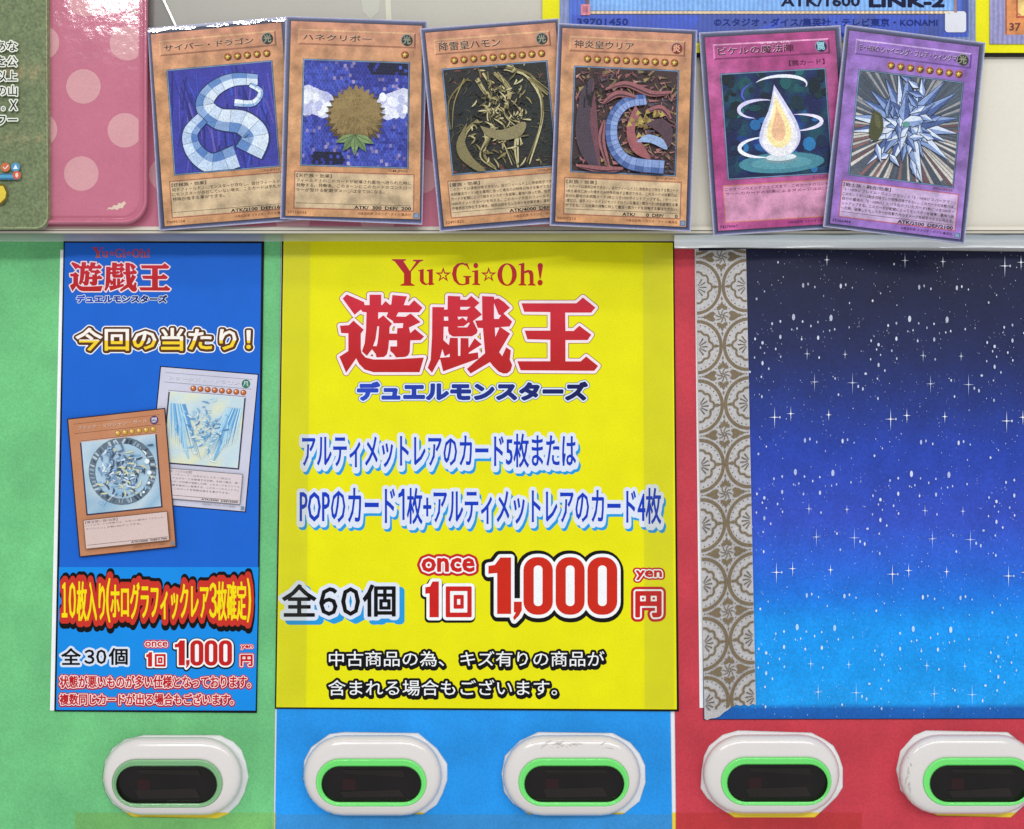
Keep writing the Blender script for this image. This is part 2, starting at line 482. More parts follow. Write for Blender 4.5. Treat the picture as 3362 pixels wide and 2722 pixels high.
# chipped paint at the lower corner
rnd = random.Random(5)
p = Print(TD+.00002)
p.poly([(350, 690), (358, 680), (366, 682), (374, 673), (384, 675), (390, 666), (398, 668), (408, 660), (414, 668), (406, 676), (404, 684), (394, 683), (384, 690), (376, 686), (368, 689), (360, 686)], (224, 198, 178))
p.build('paint_chip', M['pink'], tray)
p.poly([(430, 36), (440, 34), (450, 40), (446, 46), (434, 45)], (170, 150, 140))
p.build('paint_chip', M['pink'], tray)

# ------------------------------------------------------------------ coloured sheets with openings for the buttons
def sc_pts(pts, ox, oy, k): return [(ox+x*k, oy+y*k) for x, y in pts]
holes = [
 sc_pts([(1010, 285), (1545, 285), (1640, 330), (1700, 390), (1732, 480), (1750, 580), (1722, 690), (1680, 770), (1600, 845), (1530, 875), (930, 864), (860, 820), (790, 770), (740, 690), (718, 600), (735, 470), (790, 380), (880, 315)], 0, 2280, .4664),
 sc_pts([(300, 213), (380, 203), (780, 208), (880, 290), (938, 375), (938, 465), (912, 540), (880, 600), (790, 662), (330, 662), (250, 610), (190, 560), (155, 460), (160, 360), (200, 285)], 900, 2280, .6063),
 sc_pts([(1430, 203), (1835, 208), (1930, 260), (1980, 320), (2010, 385), (2012, 480), (1980, 580), (1900, 645), (1840, 670), (1390, 660), (1290, 590), (1245, 530), (1230, 430), (1250, 330), (1330, 250)], 900, 2280, .6063),
 sc_pts([(470, 210), (900, 223), (975, 262), (1030, 300), (1062, 360), (1085, 430), (1085, 545), (1050, 600), (1000, 650), (920, 722), (450, 722), (350, 660), (290, 610), (250, 550), (255, 450), (270, 360), (300, 300), (380, 235)], 2160, 2280, .5606),
 sc_pts([(1570, 210), (2050, 220), (2180, 320), (2230, 430), (2232, 545), (2150, 650), (2070, 722), (1640, 712), (1500, 650), (1420, 560), (1395, 440), (1420, 330), (1500, 240)], 2160, 2280, .5606),
]
GREEN = (112, 196, 128); BLUE = (30, 150, 236); RED = (202, 60, 74)
gs = thing('green_sheet', 450, 2790, 0, 'light green card sheet at the far left with one oval opening', 'sheet')
def greenc(x, y): return GREEN
slab('card_sheet', [[(-160, 792), (922, 790), (896, 2800), (-160, 2800)], holes[0]], .0002, .0006, greenc, M['sheet'], gs)
p = Print(.00062); p.poly([(245, 2667), (893, 2668), (892, 2800), (240, 2800)], (120, 172, 84)) if 0 else None
# lower tinted band split around the opening
def band(x0, x1, y0, hole, col, parent, d=.00062):
    y1 = 2800
    hx = [q for q in hole if q[1] > y0]
    pts = []
    H = clip_rect(hole, x0-50, y0, x1+50, y1)
    if hole and H and max(q[0] for q in H) > x0:
        hl = min(q[0] for q in H); hr = max(q[0] for q in H)
        low = sorted([q for q in H if q[1] > y0+1], key=lambda q: q[0])
        loop = [(x0, y0), (hl, y0)]+low+[(hr, y0), (x1, y0), (x1, y1), (x0, y1)]
    else: loop = rect(x0, y0, x1, y1)
    p = Print(d); p.poly(loop, col); return p.build('tinted_band', M['sheet'], parent)
band(245, 892, 2668, holes[0], (118, 184, 104), gs)
bs = thing('blue_sheet', 1550, 2790, 0, 'sky blue card sheet under the yellow poster with two oval openings', 'sheet')
slab('card_sheet', [[(910, 2240), (2200, 2240), (2208, 2800), (902, 2800)], holes[1], holes[2]], .0002, .0007, BLUE, M['sheet'], bs)
p = Print(.00072)
b1 = rect(904, 2674, 2206, 2800)
p.poly(b1, (52, 142, 210)); p.build('tinted_band', M['sheet'], bs)
rs = thing('red_sheet', 2800, 2790, 0, 'red card sheet at the right with two oval openings', 'sheet')
slab('card_sheet', [[(2213, 817), (3520, 828), (3520, 2800), (2221, 2800), (2216, 2336)], holes[3], holes[4]], .0002, .0006, RED, M['sheet'], rs)
band(2219, 2830, 2668, holes[3], (190, 52, 56), rs)

# ------------------------------------------------------------------ push buttons
def stadium(x0, y0, x1, y1, d, n=14, sq=1.0):
    r = (y1-y0)/2*sq; cy = (y0+y1)/2; o = []
    for cx, a0 in ((x1-r, -90), (x0+r, 90)):
        for i in range(n+1):
            t = math.radians(a0+180*i/n); o.append(P(cx+r*math.cos(t), cy+(y1-y0)/2*math.sin(t), d))
    return o
def lerp4(a, b, t): return tuple(a[i]*(1-t)+b[i]*t for i in range(4))
def button(hx, rg, wn, label, lit, grime=None):
    t = thing('push_button', (hx[0]+hx[2])/2, hx[3], 0, label, 'button', 'oval push buttons along the bottom')
    HW = (226, 219, 215)
    L = []; cols = []
    for f, d in ((0, 0), (.0, .0030), (.03, .0052), (.08, .0066), (.16, .0076), (.30, .0084), (.50, .0089), (.70, .0092), (.86, .0096), (.94, .0097), (1.0, .0091)):
        b = lerp4(hx, (rg[0]-3, rg[1]-3, rg[2]+3, rg[3]+3), f)
        L.append(stadium(*b, d)); cols.append(HW)
    loft('housing', L, M['plastic'], t, cols=cols)
    L = []
    for f, d in ((0, .0093), (.10, .0101), (.35, .0100), (.55, .0088), (.75, .0091), (.9, .0086), (1.0, .0070)):
        L.append(stadium(*lerp4((rg[0]-3, rg[1]-3, rg[2]+3, rg[3]+3), wn, f), d))
    loft('light_ring', L, M['ring_on' if lit else 'ring_off'], t)
    cx, cy = (wn[0]+wn[2])/2, (wn[1]+wn[3])/2
    L = [stadium(*wn, .0070)]
    for f, d in ((.25, .0073), (.6, .0075)):
        L.append(stadium(*lerp4(wn, (cx-60, cy-3, cx+60, cy+3), f), d))
    loft('window', L, M['dark'], t, cap=True, cols=[(24, 19, 19)]*3)
    pr = Print(.00762); pr.poly(rect(wn[0]+70, cy-18, wn[0]+112, cy+20), (44, 20, 22)); pr.build('sensor', M['dark'], t)
    rq = random.Random(int(hx[0])); pr = Print(.00765)
    y1 = cy+rq.uniform(16, 26); pr.poly([(wn[0]+60, y1), (wn[2]-70, y1-rq.uniform(2, 14)), (wn[2]-54, wn[3]-18), (wn[0]+74, wn[3]-14)], (38, 31, 30))
    pr.poly([(wn[0]+64, wn[1]+12), (wn[2]-60, wn[1]+12), (wn[2]-52, wn[1]+28+rq.uniform(-4, 8)), (wn[0]+80, wn[1]+24)], (34, 28, 26))
    pr.build('inner_flap', M['dark'], t)['kind'] = 'stuff'
    if grime:
        rnd = random.Random(grime[4]); pr = Print(.0087)
        for k in range(grime[5]):
            x = rnd.gauss(grime[0], grime[2]); y = rnd.gauss(grime[1], grime[3]); a = rnd.gauss(grime[6], .3); l = rnd.uniform(6, 34)
            pts = spline([(x, y), (x+l*.5*math.cos(a), y+l*.5*math.sin(a)+rnd.uniform(-2, 2)), (x+l*math.cos(a), y+l*math.sin(a))], 3)
            pr.poly(stroke(pts, lambda q: .3+2.4*math.sin(math.pi*q)), mix((210, 203, 195), (186, 177, 167), rnd.random()))
        g = pr.build('grime', M['ink'], t); g['kind'] = 'stuff'
    return t
button((338, 2420, 797, 2676), (371, 2497, 727, 2648), (382, 2516, 712, 2637), 'unlit white oval button with a dull green ring in the green sheet', False)
button((996, 2413, 1452, 2678), (1041, 2495, 1397, 2644), (1056, 2516, 1383, 2633), 'lit white oval button with clean face, left one of two in the blue sheet', True)
button((1651, 2413, 2104, 2678), (1706, 2493, 2062, 2644), (1722, 2515, 2049, 2633), 'lit white oval button with grey scuffs across its top, right one in the blue sheet', True, (1860, 2455, 55, 8, 4, 70, -.1))
button((2307, 2411, 2757, 2671), (2371, 2490, 2726, 2641), (2388, 2510, 2717, 2632), 'lit white oval button under the lace tape, left one in the red sheet', True)
button((2951, 2411, 3408, 2673), (3034, 2491, 3392, 2642), (3053, 2513, 3380, 2633), 'lit white oval button at the right edge of the red sheet, cut off', True, (2984, 2545, 5, 26, 9, 22, 1.45))

# ------------------------------------------------------------------ logo
def logo_parts():
    a = (1090, 940, .17857); b = (1380, 940, .17857); c = (1670, 940, .17857)
    yu = [
     [[(195, 225), (270, 150), (590, 290), (620, 460), (530, 430), (415, 525)]],
     [[(560, 345), (690, 345), (690, 155), (905, 155), (905, 345), (920, 345), (985, 270), (1070, 345), (1090, 330), (1110, 160), (1380, 185), (1320, 345), (1420, 350), (1510, 255), (1665, 395), (1600, 480), (1220, 480), (1180, 555), (1350, 560), (1445, 500), (1630, 660), (1415, 760), (1440, 860), (1525, 785), (1695, 925), (1630, 990), (1440, 995), (1430, 1210), (1400, 1270), (1350, 1300), (1180, 1310), (1130, 1240), (1070, 1190), (1070, 1105), (1195, 1105), (1195, 995), (1050, 995), (1035, 1150), (1010, 1250), (960, 1300), (820, 1310), (800, 1240), (735, 1160), (640, 1280), (550, 1195), (600, 1050), (625, 800), (635, 480), (560, 470), (530, 430)],
      [(850, 480), (1030, 480), (1000, 560), (1120, 640), (1130, 680), (1310, 680), (1300, 765), (1200, 770), (1195, 870), (1055, 868), (1060, 750), (1105, 690), (945, 535), (850, 605)],
      [(835, 735), (865, 735), (855, 900), (835, 1050), (820, 1100), (755, 1100), (800, 980)]],
     [[(145, 725), (310, 715), (395, 630), (585, 800), (530, 870), (530, 1150), (545, 1230), (620, 1310), (760, 1345), (1100, 1345), (1690, 1310), (1610, 1580), (760, 1580), (600, 1530), (500, 1430), (445, 1325), (260, 1590), (135, 1295), (300, 1190), (300, 865), (170, 860)]],
    ]
    gi = [
     [[(220, 380), (440, 385), (440, 430), (500, 425), (505, 175), (735, 185), (735, 245), (855, 250), (935, 175), (1090, 305), (1000, 385), (1135, 520), (970, 640), (1000, 700), (1055, 810), (1035, 870), (950, 920), (600, 925), (530, 880), (510, 820), (510, 745), (430, 745), (425, 990), (525, 1080), (545, 945), (690, 950), (695, 1280), (735, 1280), (740, 950), (885, 955), (890, 1130), (1000, 955), (1130, 1070), (900, 1215), (885, 1240), (1060, 1215), (1070, 1330), (420, 1565), (365, 1345), (350, 1345), (215, 1590), (135, 1500), (190, 1350), (215, 900)],
      [(735, 380), (925, 378), (860, 430), (735, 430)], [(435, 560), (510, 560), (515, 632), (435, 632)],
      [(685, 560), (870, 560), (850, 635), (780, 575), (700, 615)], [(680, 740), (800, 735), (890, 665), (910, 680), (860, 755), (700, 755)],
      [(405, 1155), (450, 1290), (540, 1240), (540, 1300), (362, 1315)]],
     [[(1135, 180), (1355, 190), (1360, 240), (1435, 220), (1540, 290), (1650, 395), (1530, 500), (1690, 650), (1640, 740), (1475, 750), (1650, 870), (1450, 1210), (1505, 1285), (1580, 1120), (1665, 1180), (1645, 1350), (1690, 1450), (1660, 1550), (1600, 1600), (1530, 1605), (1440, 1570), (1340, 1470), (1280, 1395), (925, 1605), (855, 1520), (1190, 1230), (1150, 770), (1055, 765), (1005, 630), (1140, 625)],
      [(1355, 310), (1440, 520), (1485, 535), (1440, 600), (1355, 600)], [(1370, 760), (1455, 760), (1380, 930)]],
    ]
    ou = [[[(235, 312), (1245, 312), (1365, 205), (1595, 390), (1520, 485), (1040, 485), (1045, 820), (1195, 820), (1300, 725), (1520, 890), (1450, 990), (1045, 990), (1045, 1380), (1325, 1380), (1425, 1290), (1645, 1465), (1575, 1555), (220, 1545), (160, 1378), (765, 1378), (765, 985), (345, 975), (295, 815), (765, 815), (765, 475), (285, 470)]]]
    V = []; F = []
    for g, o in ((yu, a), (gi, b), (ou, c)):
        gv = []; gf = []
        for loops in g:
            v, f = fill([sc_pts(L, *o) for L in loops]); k = len(gv); gv += v; gf += [[i+k for i in q] for q in f]
        gv, gf = union(gv, gf)
        k = len(V); V += gv; F += [[i+k for i in q] for q in gf]
    return V, F
def serif_logo():
    o = (1270, 830, .25187)
    G = [
     [[(65, 80), (250, 80), (250, 95), (215, 105), (300, 240), (385, 115), (340, 100), (340, 88), (475, 88), (475, 98), (430, 115), (315, 245), (315, 400), (360, 425), (360, 435), (178, 432), (178, 422), (225, 400), (225, 270), (105, 110), (65, 90)]],
     [[(410, 228), (480, 210), (480, 370), (500, 400), (525, 408), (548, 395), (548, 245), (520, 235), (520, 225), (598, 210), (598, 395), (618, 410), (618, 418), (550, 428), (548, 412), (505, 425), (460, 410), (432, 370), (432, 240), (410, 238)]],
     [star(735, 290, 105, 40, sy=1.0), star(735, 292, 62, 24)],
     [[(1045, 128), (1080, 215), (1070, 218), (1040, 170), (990, 148), (950, 155), (915, 205), (905, 280), (915, 350), (945, 400), (990, 414), (1025, 400), (1025, 325), (995, 312), (995, 303), (1100, 305), (1100, 315), (1075, 325), (1075, 410), (990, 428), (930, 420), (875, 365), (850, 280), (870, 190), (920, 140), (980, 128), (1035, 140)]],
     [ell(1160, 165, 30, 36, 14)],
     [[(1110, 238), (1190, 225), (1190, 400), (1215, 415), (1215, 425), (1115, 422), (1115, 412), (1142, 400), (1142, 250), (1110, 248)]],
     [star(1328, 290, 105, 40), star(1328, 292, 62, 24)],
     [ell(1568, 285, 125, 150, 28), ell(1568, 285, 66, 134, 28)],
     [[(1718, 145), (1792, 128), (1792, 240), (1840, 222), (1890, 232), (1910, 275), (1912, 405), (1938, 420), (1938, 432), (1840, 428), (1840, 420), (1865, 405), (1862, 290), (1845, 255), (1792, 268), (1792, 405), (1818, 420), (1818, 430), (1715, 428), (1715, 420), (1745, 405), (1748, 160), (1718, 155)]],
     [[(1965, 165), (1975, 140), (2000, 130), (2025, 140), (2035, 165), (2005, 340), (1993, 340)]], [ell(1998, 392, 33, 38, 14)],
    ]
    V = []; F = []
    for loops in G:
        v, f = fill([sc_pts(L, *o) for L in loops]); k = len(V); V += v; F += [[i+k for i in q] for q in f]
    return V, F
LOGO = logo_parts(); SERIF = serif_logo()
def price_shapes(solid=False):
    """heavy condensed 1,000 in photograph pixels of the yellow poster"""
    o = (880, 1760, .653)
    one = [(1108, 150), (1140, 145), (1168, 108), (1222, 108), (1222, 392), (1152, 392), (1152, 186), (1108, 190)]
    com = [(1236, 330), (1276, 330), (1276, 372), (1262, 400), (1238, 424), (1232, 410), (1246, 384), (1236, 384)]
    G = [[one], [com]]
    for x0, x1 in ((1284, 1432), (1446, 1592), (1606, 1756)):
        m = (x0+x1)/2
        G.append([rrect(x0, 106, x1, 396, 66, 6)]+([] if solid else [rrect(m-22, 148, m+22, 352, 20, 4)]))
    V = []; F = []
    for loops in G:
        v, f = fill([sc_pts(L, *o) for L in loops]); k = len(V); V += v; F += [[i+k for i in q] for q in f]
    return V, F
PRICE = price_shapes(); PSOLID = price_shapes(True)
def price(parent, base, dst, col, blacks, wr):
    src = (1604, 1829, 2027, 2030)
    pr = Print(base); W_ = [(wr, wr, 0, 0, WH)]
    pr.glyphlike(remap(PSOLID[0], src, dst), PSOLID[1], WH, 0, blacks+W_)
    pr.glyphlike(remap(PRICE[0], src, dst), PRICE[1], col)
    pr.build('price_lettering', M['ink'], parent)
def remap(V, src, dst):
    return [(dst[0]+(x-src[0])/(src[2]-src[0])*(dst[2]-dst[0]), dst[1]+(y-src[1])/(src[3]-src[1])*(dst[3]-dst[1])) for x, y in V]
LRED = (206, 44, 44)
def logo(parent, base, sb, kb, tb, k, mat, serifcol):
    """serif line box, kanji box, katakana box in pixels; k scales outlines"""
    pr = Print(base)
    V = remap(SERIF[0], (1286, 850, 1783, 940), sb)
    pr.glyphlike(V, SERIF[1], lambda x, y: mix((186, 40, 70), serifcol, min(1, (y-sb[1])/(sb[3]-sb[1]))), bold=.3)
    pr.build('logo_lettering', mat, parent)
    pr = Print(base)
    V = remap(LOGO[0], (1109, 964, 1968, 1226), kb)
    pr.glyphlike(V, LOGO[1], lambda x, y: mix((212, 48, 66), (186, 36, 36), min(1, max(0, (y-kb[1])/(kb[3]-kb[1])))),
                 outl=((11.2*k, 11.2*k, 0, 0, (140, 62, 30) if k > .6 else (150, 60, 80)), (9.2*k, 9.2*k, 0, 0, (252, 232, 238))))
    pr.build('logo_kanji', mat, parent)
    pr = Print(base)
    pr.text('デュエルモンスターズ', tb, lambda x, y: mix((44, 76, 196), (24, 28, 84), min(1, max(0, (x-tb[0])/(tb[2]-tb[0])))), bold=4.6*k if k > .6 else 1.7,
            outl=((6.5*k, 6.5*k, 0, 0, (36, 52, 110)), (4.8*k, 4.8*k, 0, 0, (226, 236, 250))))
    pr.build('subtitle_lettering', mat, parent)

RD = (206, 34, 30); BK = (14, 12, 14); WH = (250, 250, 250)
def combo(parts):
    V = []; F = []
    for s, b in parts:
        if isinstance(s, list): v, f = fill([s])
        else: v, f = glyphs(s)
        k = len(V); V += [(b[0]+(b[2]-b[0])*u, b[1]+(b[3]-b[1])*w_) for u, w_ in v]; F += [[i+k for i in q] for q in f]
    return V, F
def ctxt(parent, base, parts, col, bold=0, outl=()):
    V, F = combo(parts); pr = Print(base); pr.glyphlike(V, F, col, bold, outl); return pr.build('lettering', M['ink'], parent)
# ------------------------------------------------------------------ yellow poster
YEL = (238, 232, 8)
yp = thing('yellow_price_poster', 1565, 2330, .0008, 'large bright yellow price poster with red kanji logo in the middle', 'poster')
slab('backing', [[(926, 786), (2213, 793), (2229, 2336), (903, 2327)]], .0008, .0012, (20, 18, 10), M['paper'], yp)
slab('poster_sheet', [[(931, 790), (2209, 797), (2222, 2329), (907, 2322)]], .0012, .0014, YEL, M['paper'], yp)
B = .00142
logo(yp, B, (1286, 851, 1783, 939), (1109, 964, 1968, 1226), (1176, 1257, 1926, 1312), 1.0, M['ink'], (190, 44, 20))
def txt(parent, base, s, box, col, bold=0, outl=(), name='lettering', split=None, mat='ink'):
    pr = Print(base); pr.text(s, box, col, bold, outl, split=split); return pr.build(name, M[mat], parent)
LB = (40, 156, 222); PW = (226, 232, 246); DB = (20, 60, 190)
for bits in ([('アルティメットレアのカード5枚または', (993, 1425, 1890, 1534))], [('POPのカード', (985, 1603, 1296, 1716)), (None, (1309, 1606, 1327, 1706)), ('枚+アルティメットレアのカード4枚', (1337, 1603, 2170, 1720))]):
    V = []; F = []
    for s, b in bits:
        if s is None: v, f = fill([[(0, .16), (.45, .10), (.62, 0), (1, 0), (1, 1), (.74, 1), (.74, .2), (0, .27)]])
        else: v, f = glyphs(s)
        k = len(V); V += [(b[0]+(b[2]-b[0])*u, b[1]+(b[3]-b[1])*w_) for u, w_ in v]; F += [[i+k for i in q] for q in f]
    pr = Print(B); pr.glyphlike(V, F, DB, 1.3, ((10, 12, 6, 17, LB), (9.5, 12, 0, 8, PW), (9.5, 12, 0, 0, PW))); pr.build('lettering', M['ink'], yp)
ctxt(yp, B, [('全', (928, 1920, 1037, 2023)), ('６', (1050, 1930, 1106, 2020)), ('０', (1122, 1930, 1180, 2020)), ('個', (1193, 1921, 1297, 2023))], BK, 2.4, ((12, 12, 17, 14, LB), (12, 12, 0, 0, PW)))
txt(yp, B, 'once', (1386, 1834, 1556, 1876), RD, 2.8, ((14, 13, 0, 0, (200, 34, 40)), (5, 5, 0, 0, WH)))
pr = Print(B+.00008)
OI = (1395, 1908, 1552, 2026)
one = remap(sc_pts([(0, 30), (22, 26), (34, 0), (62, 0), (62, 185), (20, 185), (20, 60), (0, 62)], 0, 0, 1), (0, 0, 62, 185), (1397, 1910, 1440, 2026))
v1, f1 = fill([one])
kv, kf = fill([rrect(1464, 1926, 1548, 2026, 3, 2), rrect(1477, 1940, 1535, 2012, 2, 2)]); k = len(v1); v1 += kv; f1 += [[i+k for i in q] for q in kf]
kv, kf = fill([rrect(1490, 1954, 1522, 1998, 2, 2), rrect(1500, 1966, 1512, 1986, 1, 2)]); k = len(v1); v1 += kv; f1 += [[i+k for i in q] for q in kf]
ONEKAI = (v1, f1)
pr.glyphlike(v1, f1, RD, .8, ((14, 14, -2, 4, BK), (10, 10, 0, 0, WH)))
pr.build('lettering', M['ink'], yp)
price(yp, B+.00004, (1604, 1829, 2027, 2030), (208, 42, 24), [(20, 20, 1, 5, BK), (20, 20, -3, -2, BK)], 11)
txt(yp, B, 'yen', (2089, 1874, 2172, 1903), RD, 1.8, ((10, 9, 0, 0, (200, 34, 40)), (4, 4, 0, 0, WH)))
txt(yp, B+.00004, '円', (2090, 1945, 2168, 2023), RD, 4.6, ((14, 14, 0, 0, (200, 34, 40)), (5.5, 5.5, 0, 0, WH)))
for s, box in (('中古商品の為、', (1080, 2138, 1458, 2188)), ('キズ有りの商品が', (1512, 2138, 1984, 2188)), ('含まれる場合もございます。', (1078, 2232, 1829, 2284))):
    txt(yp, B, s, box, WH, .2, ((7.5, 8, 2, 6, BK), (7.5, 8, 0, 0, BK)))

# ------------------------------------------------------------------ blue poster
bp = thing('blue_prize_poster', 520, 2335, .0008, 'narrow blue poster with two pictured cards and yellow lettering on the green sheet', 'poster')
slab('white_backing', [[(198, 820), (214, 820), (183, 2333), (164, 2333)]], .0007, .0009, WHITE, M['paper'], bp)
def blueleft(y): return 210+(y-790)*(-30/1545)
slab('backing', [[(209, 788), (867, 790), (852, 1860), (843, 2341), (178, 2336)]], .0009, .0012, (12, 14, 22), M['paper'], bp)
slab('poster_sheet', [[(213, 797), (858, 799), (847, 1862), (195, 1862)]], .0012, .0014, (26, 102, 208), M['paper'], bp)
slab('lower_poster_sheet', [[(194, 1862), (849, 1862), (839, 2333), (184, 2331)]], .0012, .00139, (18, 142, 232), M['paper'], bp)
logo(bp, B, (302, 812, 491, 846), (227, 859, 562, 958), (252, 970, 548, 993), .39, M['ink'], (200, 90, 40))
txt(bp, B, '今回の当たり！', (250, 1078, 822, 1150), WH, 1.9, ((11, 11, 1, 1, WH), (7.6, 7.6, 1, 1, (92, 54, 30))), split=(1118, (255, 246, 235), (252, 214, 50)))
ctxt(bp, B, [('１', (204, 1914, 220, 2026)), ('０', (227, 1914, 248, 2028)), ('枚入り', (253, 1910, 344, 2038)), ('(', (349, 1900, 361, 2042)), ('ホログラフィックレア', (364, 1914, 684, 2032)), ('３', (688, 1914, 711, 2028)), ('枚確定', (713, 1910, 808, 2036)), (')', (812, 1900, 823, 2042))], (250, 226, 10), 1.5,
    ((11, 17, 3, -16, BK), (11, 17, 3, 20, BK), (8.5, 14, 1, -8, (206, 52, 40)), (8.5, 14, 1, 6, (206, 52, 40))))
ctxt(bp, B, [('全', (202, 2129, 264, 2182)), ('３', (278, 2134, 309, 2179)), ('０', (317, 2134, 348, 2179)), ('個', (358, 2129, 418, 2182))], BK, 1.5, ((7, 7, 0, 0, PW),))
txt(bp, B, 'once', (477, 2107, 549, 2123), RD, 1.0, ((6, 6, 0, 0, (200, 34, 60)), (2.2, 2.2, 0, 0, WH)))
pr = Print(B); pr.glyphlike(remap(ONEKAI[0], OI, (480, 2141, 545, 2188)), ONEKAI[1], RD, .8, ((7, 7, -1, 2, (60, 20, 30)), (4.6, 4.6, 0, 0, WH))); pr.build('lettering', M['ink'], bp)
price(bp, B+.00004, (574, 2102, 762, 2191), (200, 32, 28), [(9.5, 9.5, 0, 1.5, BK)], 5.5)
txt(bp, B, 'yen', (792, 2119, 829, 2131), RD, 1.1, ((4, 4, 0, 0, (200, 34, 60)), (1.6, 1.6, 0, 0, WH)))
txt(bp, B+.00004, '円', (791, 2151, 828, 2186), RD, 2.0, ((6, 6, 0, 0, (200, 34, 60)), (2.6, 2.6, 0, 0, WH)))
for s, box in (('状態が悪いものが多い仕様となっております。', (196, 2219, 822, 2258)), ('複数同じカードが出る場合もございます。', (196, 2278, 766, 2314))):
    txt(bp, B, s, box, (192, 28, 34), 1.1, ((6.4, 6.4, 0, 1, (176, 26, 44)), (2.6, 2.6, 0, 0, (255, 226, 224))))

# ------------------------------------------------------------------ artwork stand-ins (abstract pictures in the colours of the originals)
def facets(pr, path, wf, light, dark, line, seg=2, n=10, outline=True):
    """a folded ribbon of plates"""
    pts = spline(path, n)
    m = len(pts)
    if outline: pr.poly_strip = None
    def side(i, k):
        a = pts[max(0, i-1)]; b = pts[min(m-1, i+1)]; dx, dy = b[0]-a[0], b[1]-a[1]; l = math.hypot(dx, dy) or 1
        wdt = wf(i/(m-1)); return (pts[i][0]-dy/l*wdt*k, pts[i][1]+dx/l*wdt*k)
    V = []; F = []
    for i in range(m): V += [side(i, -1.12), side(i, 1.12)]
    for i in range(m-1): F.append([2*i, 2*i+1, 2*i+3, 2*i+2])
    quads = []; cols = []
    st = max(2, n//seg)
    # dark outline first, then plates piece by piece so later windings lie over earlier ones
    for s in range(0, m-1, st):
        e = min(m-1, s+st)
        A = [side(i, -1.1) for i in range(s, e+1)]+[side(i, 1.1) for i in range(e, s-1, -1)]
        pr.poly(A, line)
        e2 = e
        mid = [side(i, .15) for i in range(s, e2+1)]
        gapp = .0
        pr.poly([side(i, -.98) for i in range(s, e2+1)]+mid[::-1], mix(light, dark, .15*((s//st) % 2)))
        pr.poly(mid+[side(i, .98) for i in range(e2, s-1, -1)], mix(light, dark, .65+.35*((s//st) % 2)))
        a, b = side(e2, -1.0), side(e2, 1.0)
        pr.poly(stroke([a, b], .006), line)

def art_ice(pr, A, rnd):
    def bgc(x, y): return mix((70, 64, 160), (34, 48, 140), rnd.random())
    pr.grid(*A(0, 0, 1, 1), 1, 1, (60, 62, 158))
    for k in range(70):
        x = rnd.random(); y = rnd.random()*.75; l = rnd.uniform(.15, .5)
        x2 = min(1, max(0, x+rnd.uniform(-.1, .1))); pr.poly([A.p(*q) for q in stroke([(x, y), (x2, min(1, y+l))], rnd.uniform(.006, .02)) if 1] if 0 else A.clip(stroke([(x, y), (x2, min(1, y+l))], rnd.uniform(.006, .022))), rnd.choice([(86, 78, 172), (46, 52, 140), (104, 92, 176), (40, 44, 118), (56, 84, 190)]))
    sub = Sub(pr, A)
    facets(sub, [(.86, .16), (.62, .14), (.42, .22), (.33, .36), (.45, .50), (.68, .56), (.80, .70), (.72, .86)], lambda t: .05+.09*t, (214, 226, 240), (96, 134, 192), (34, 50, 96))
    facets(sub, [(.60, .88), (.36, .93), (.20, .80), (.17, .62), (.30, .48)], lambda t: .11-.05*t, (196, 214, 236), (86, 124, 186), (34, 50, 96))
    facets(sub, [(.62, .36), (.80, .38), (.88, .28), (.78, .20)], lambda t: .035-.015*t, (232, 240, 248), (130, 166, 210), (34, 50, 96))
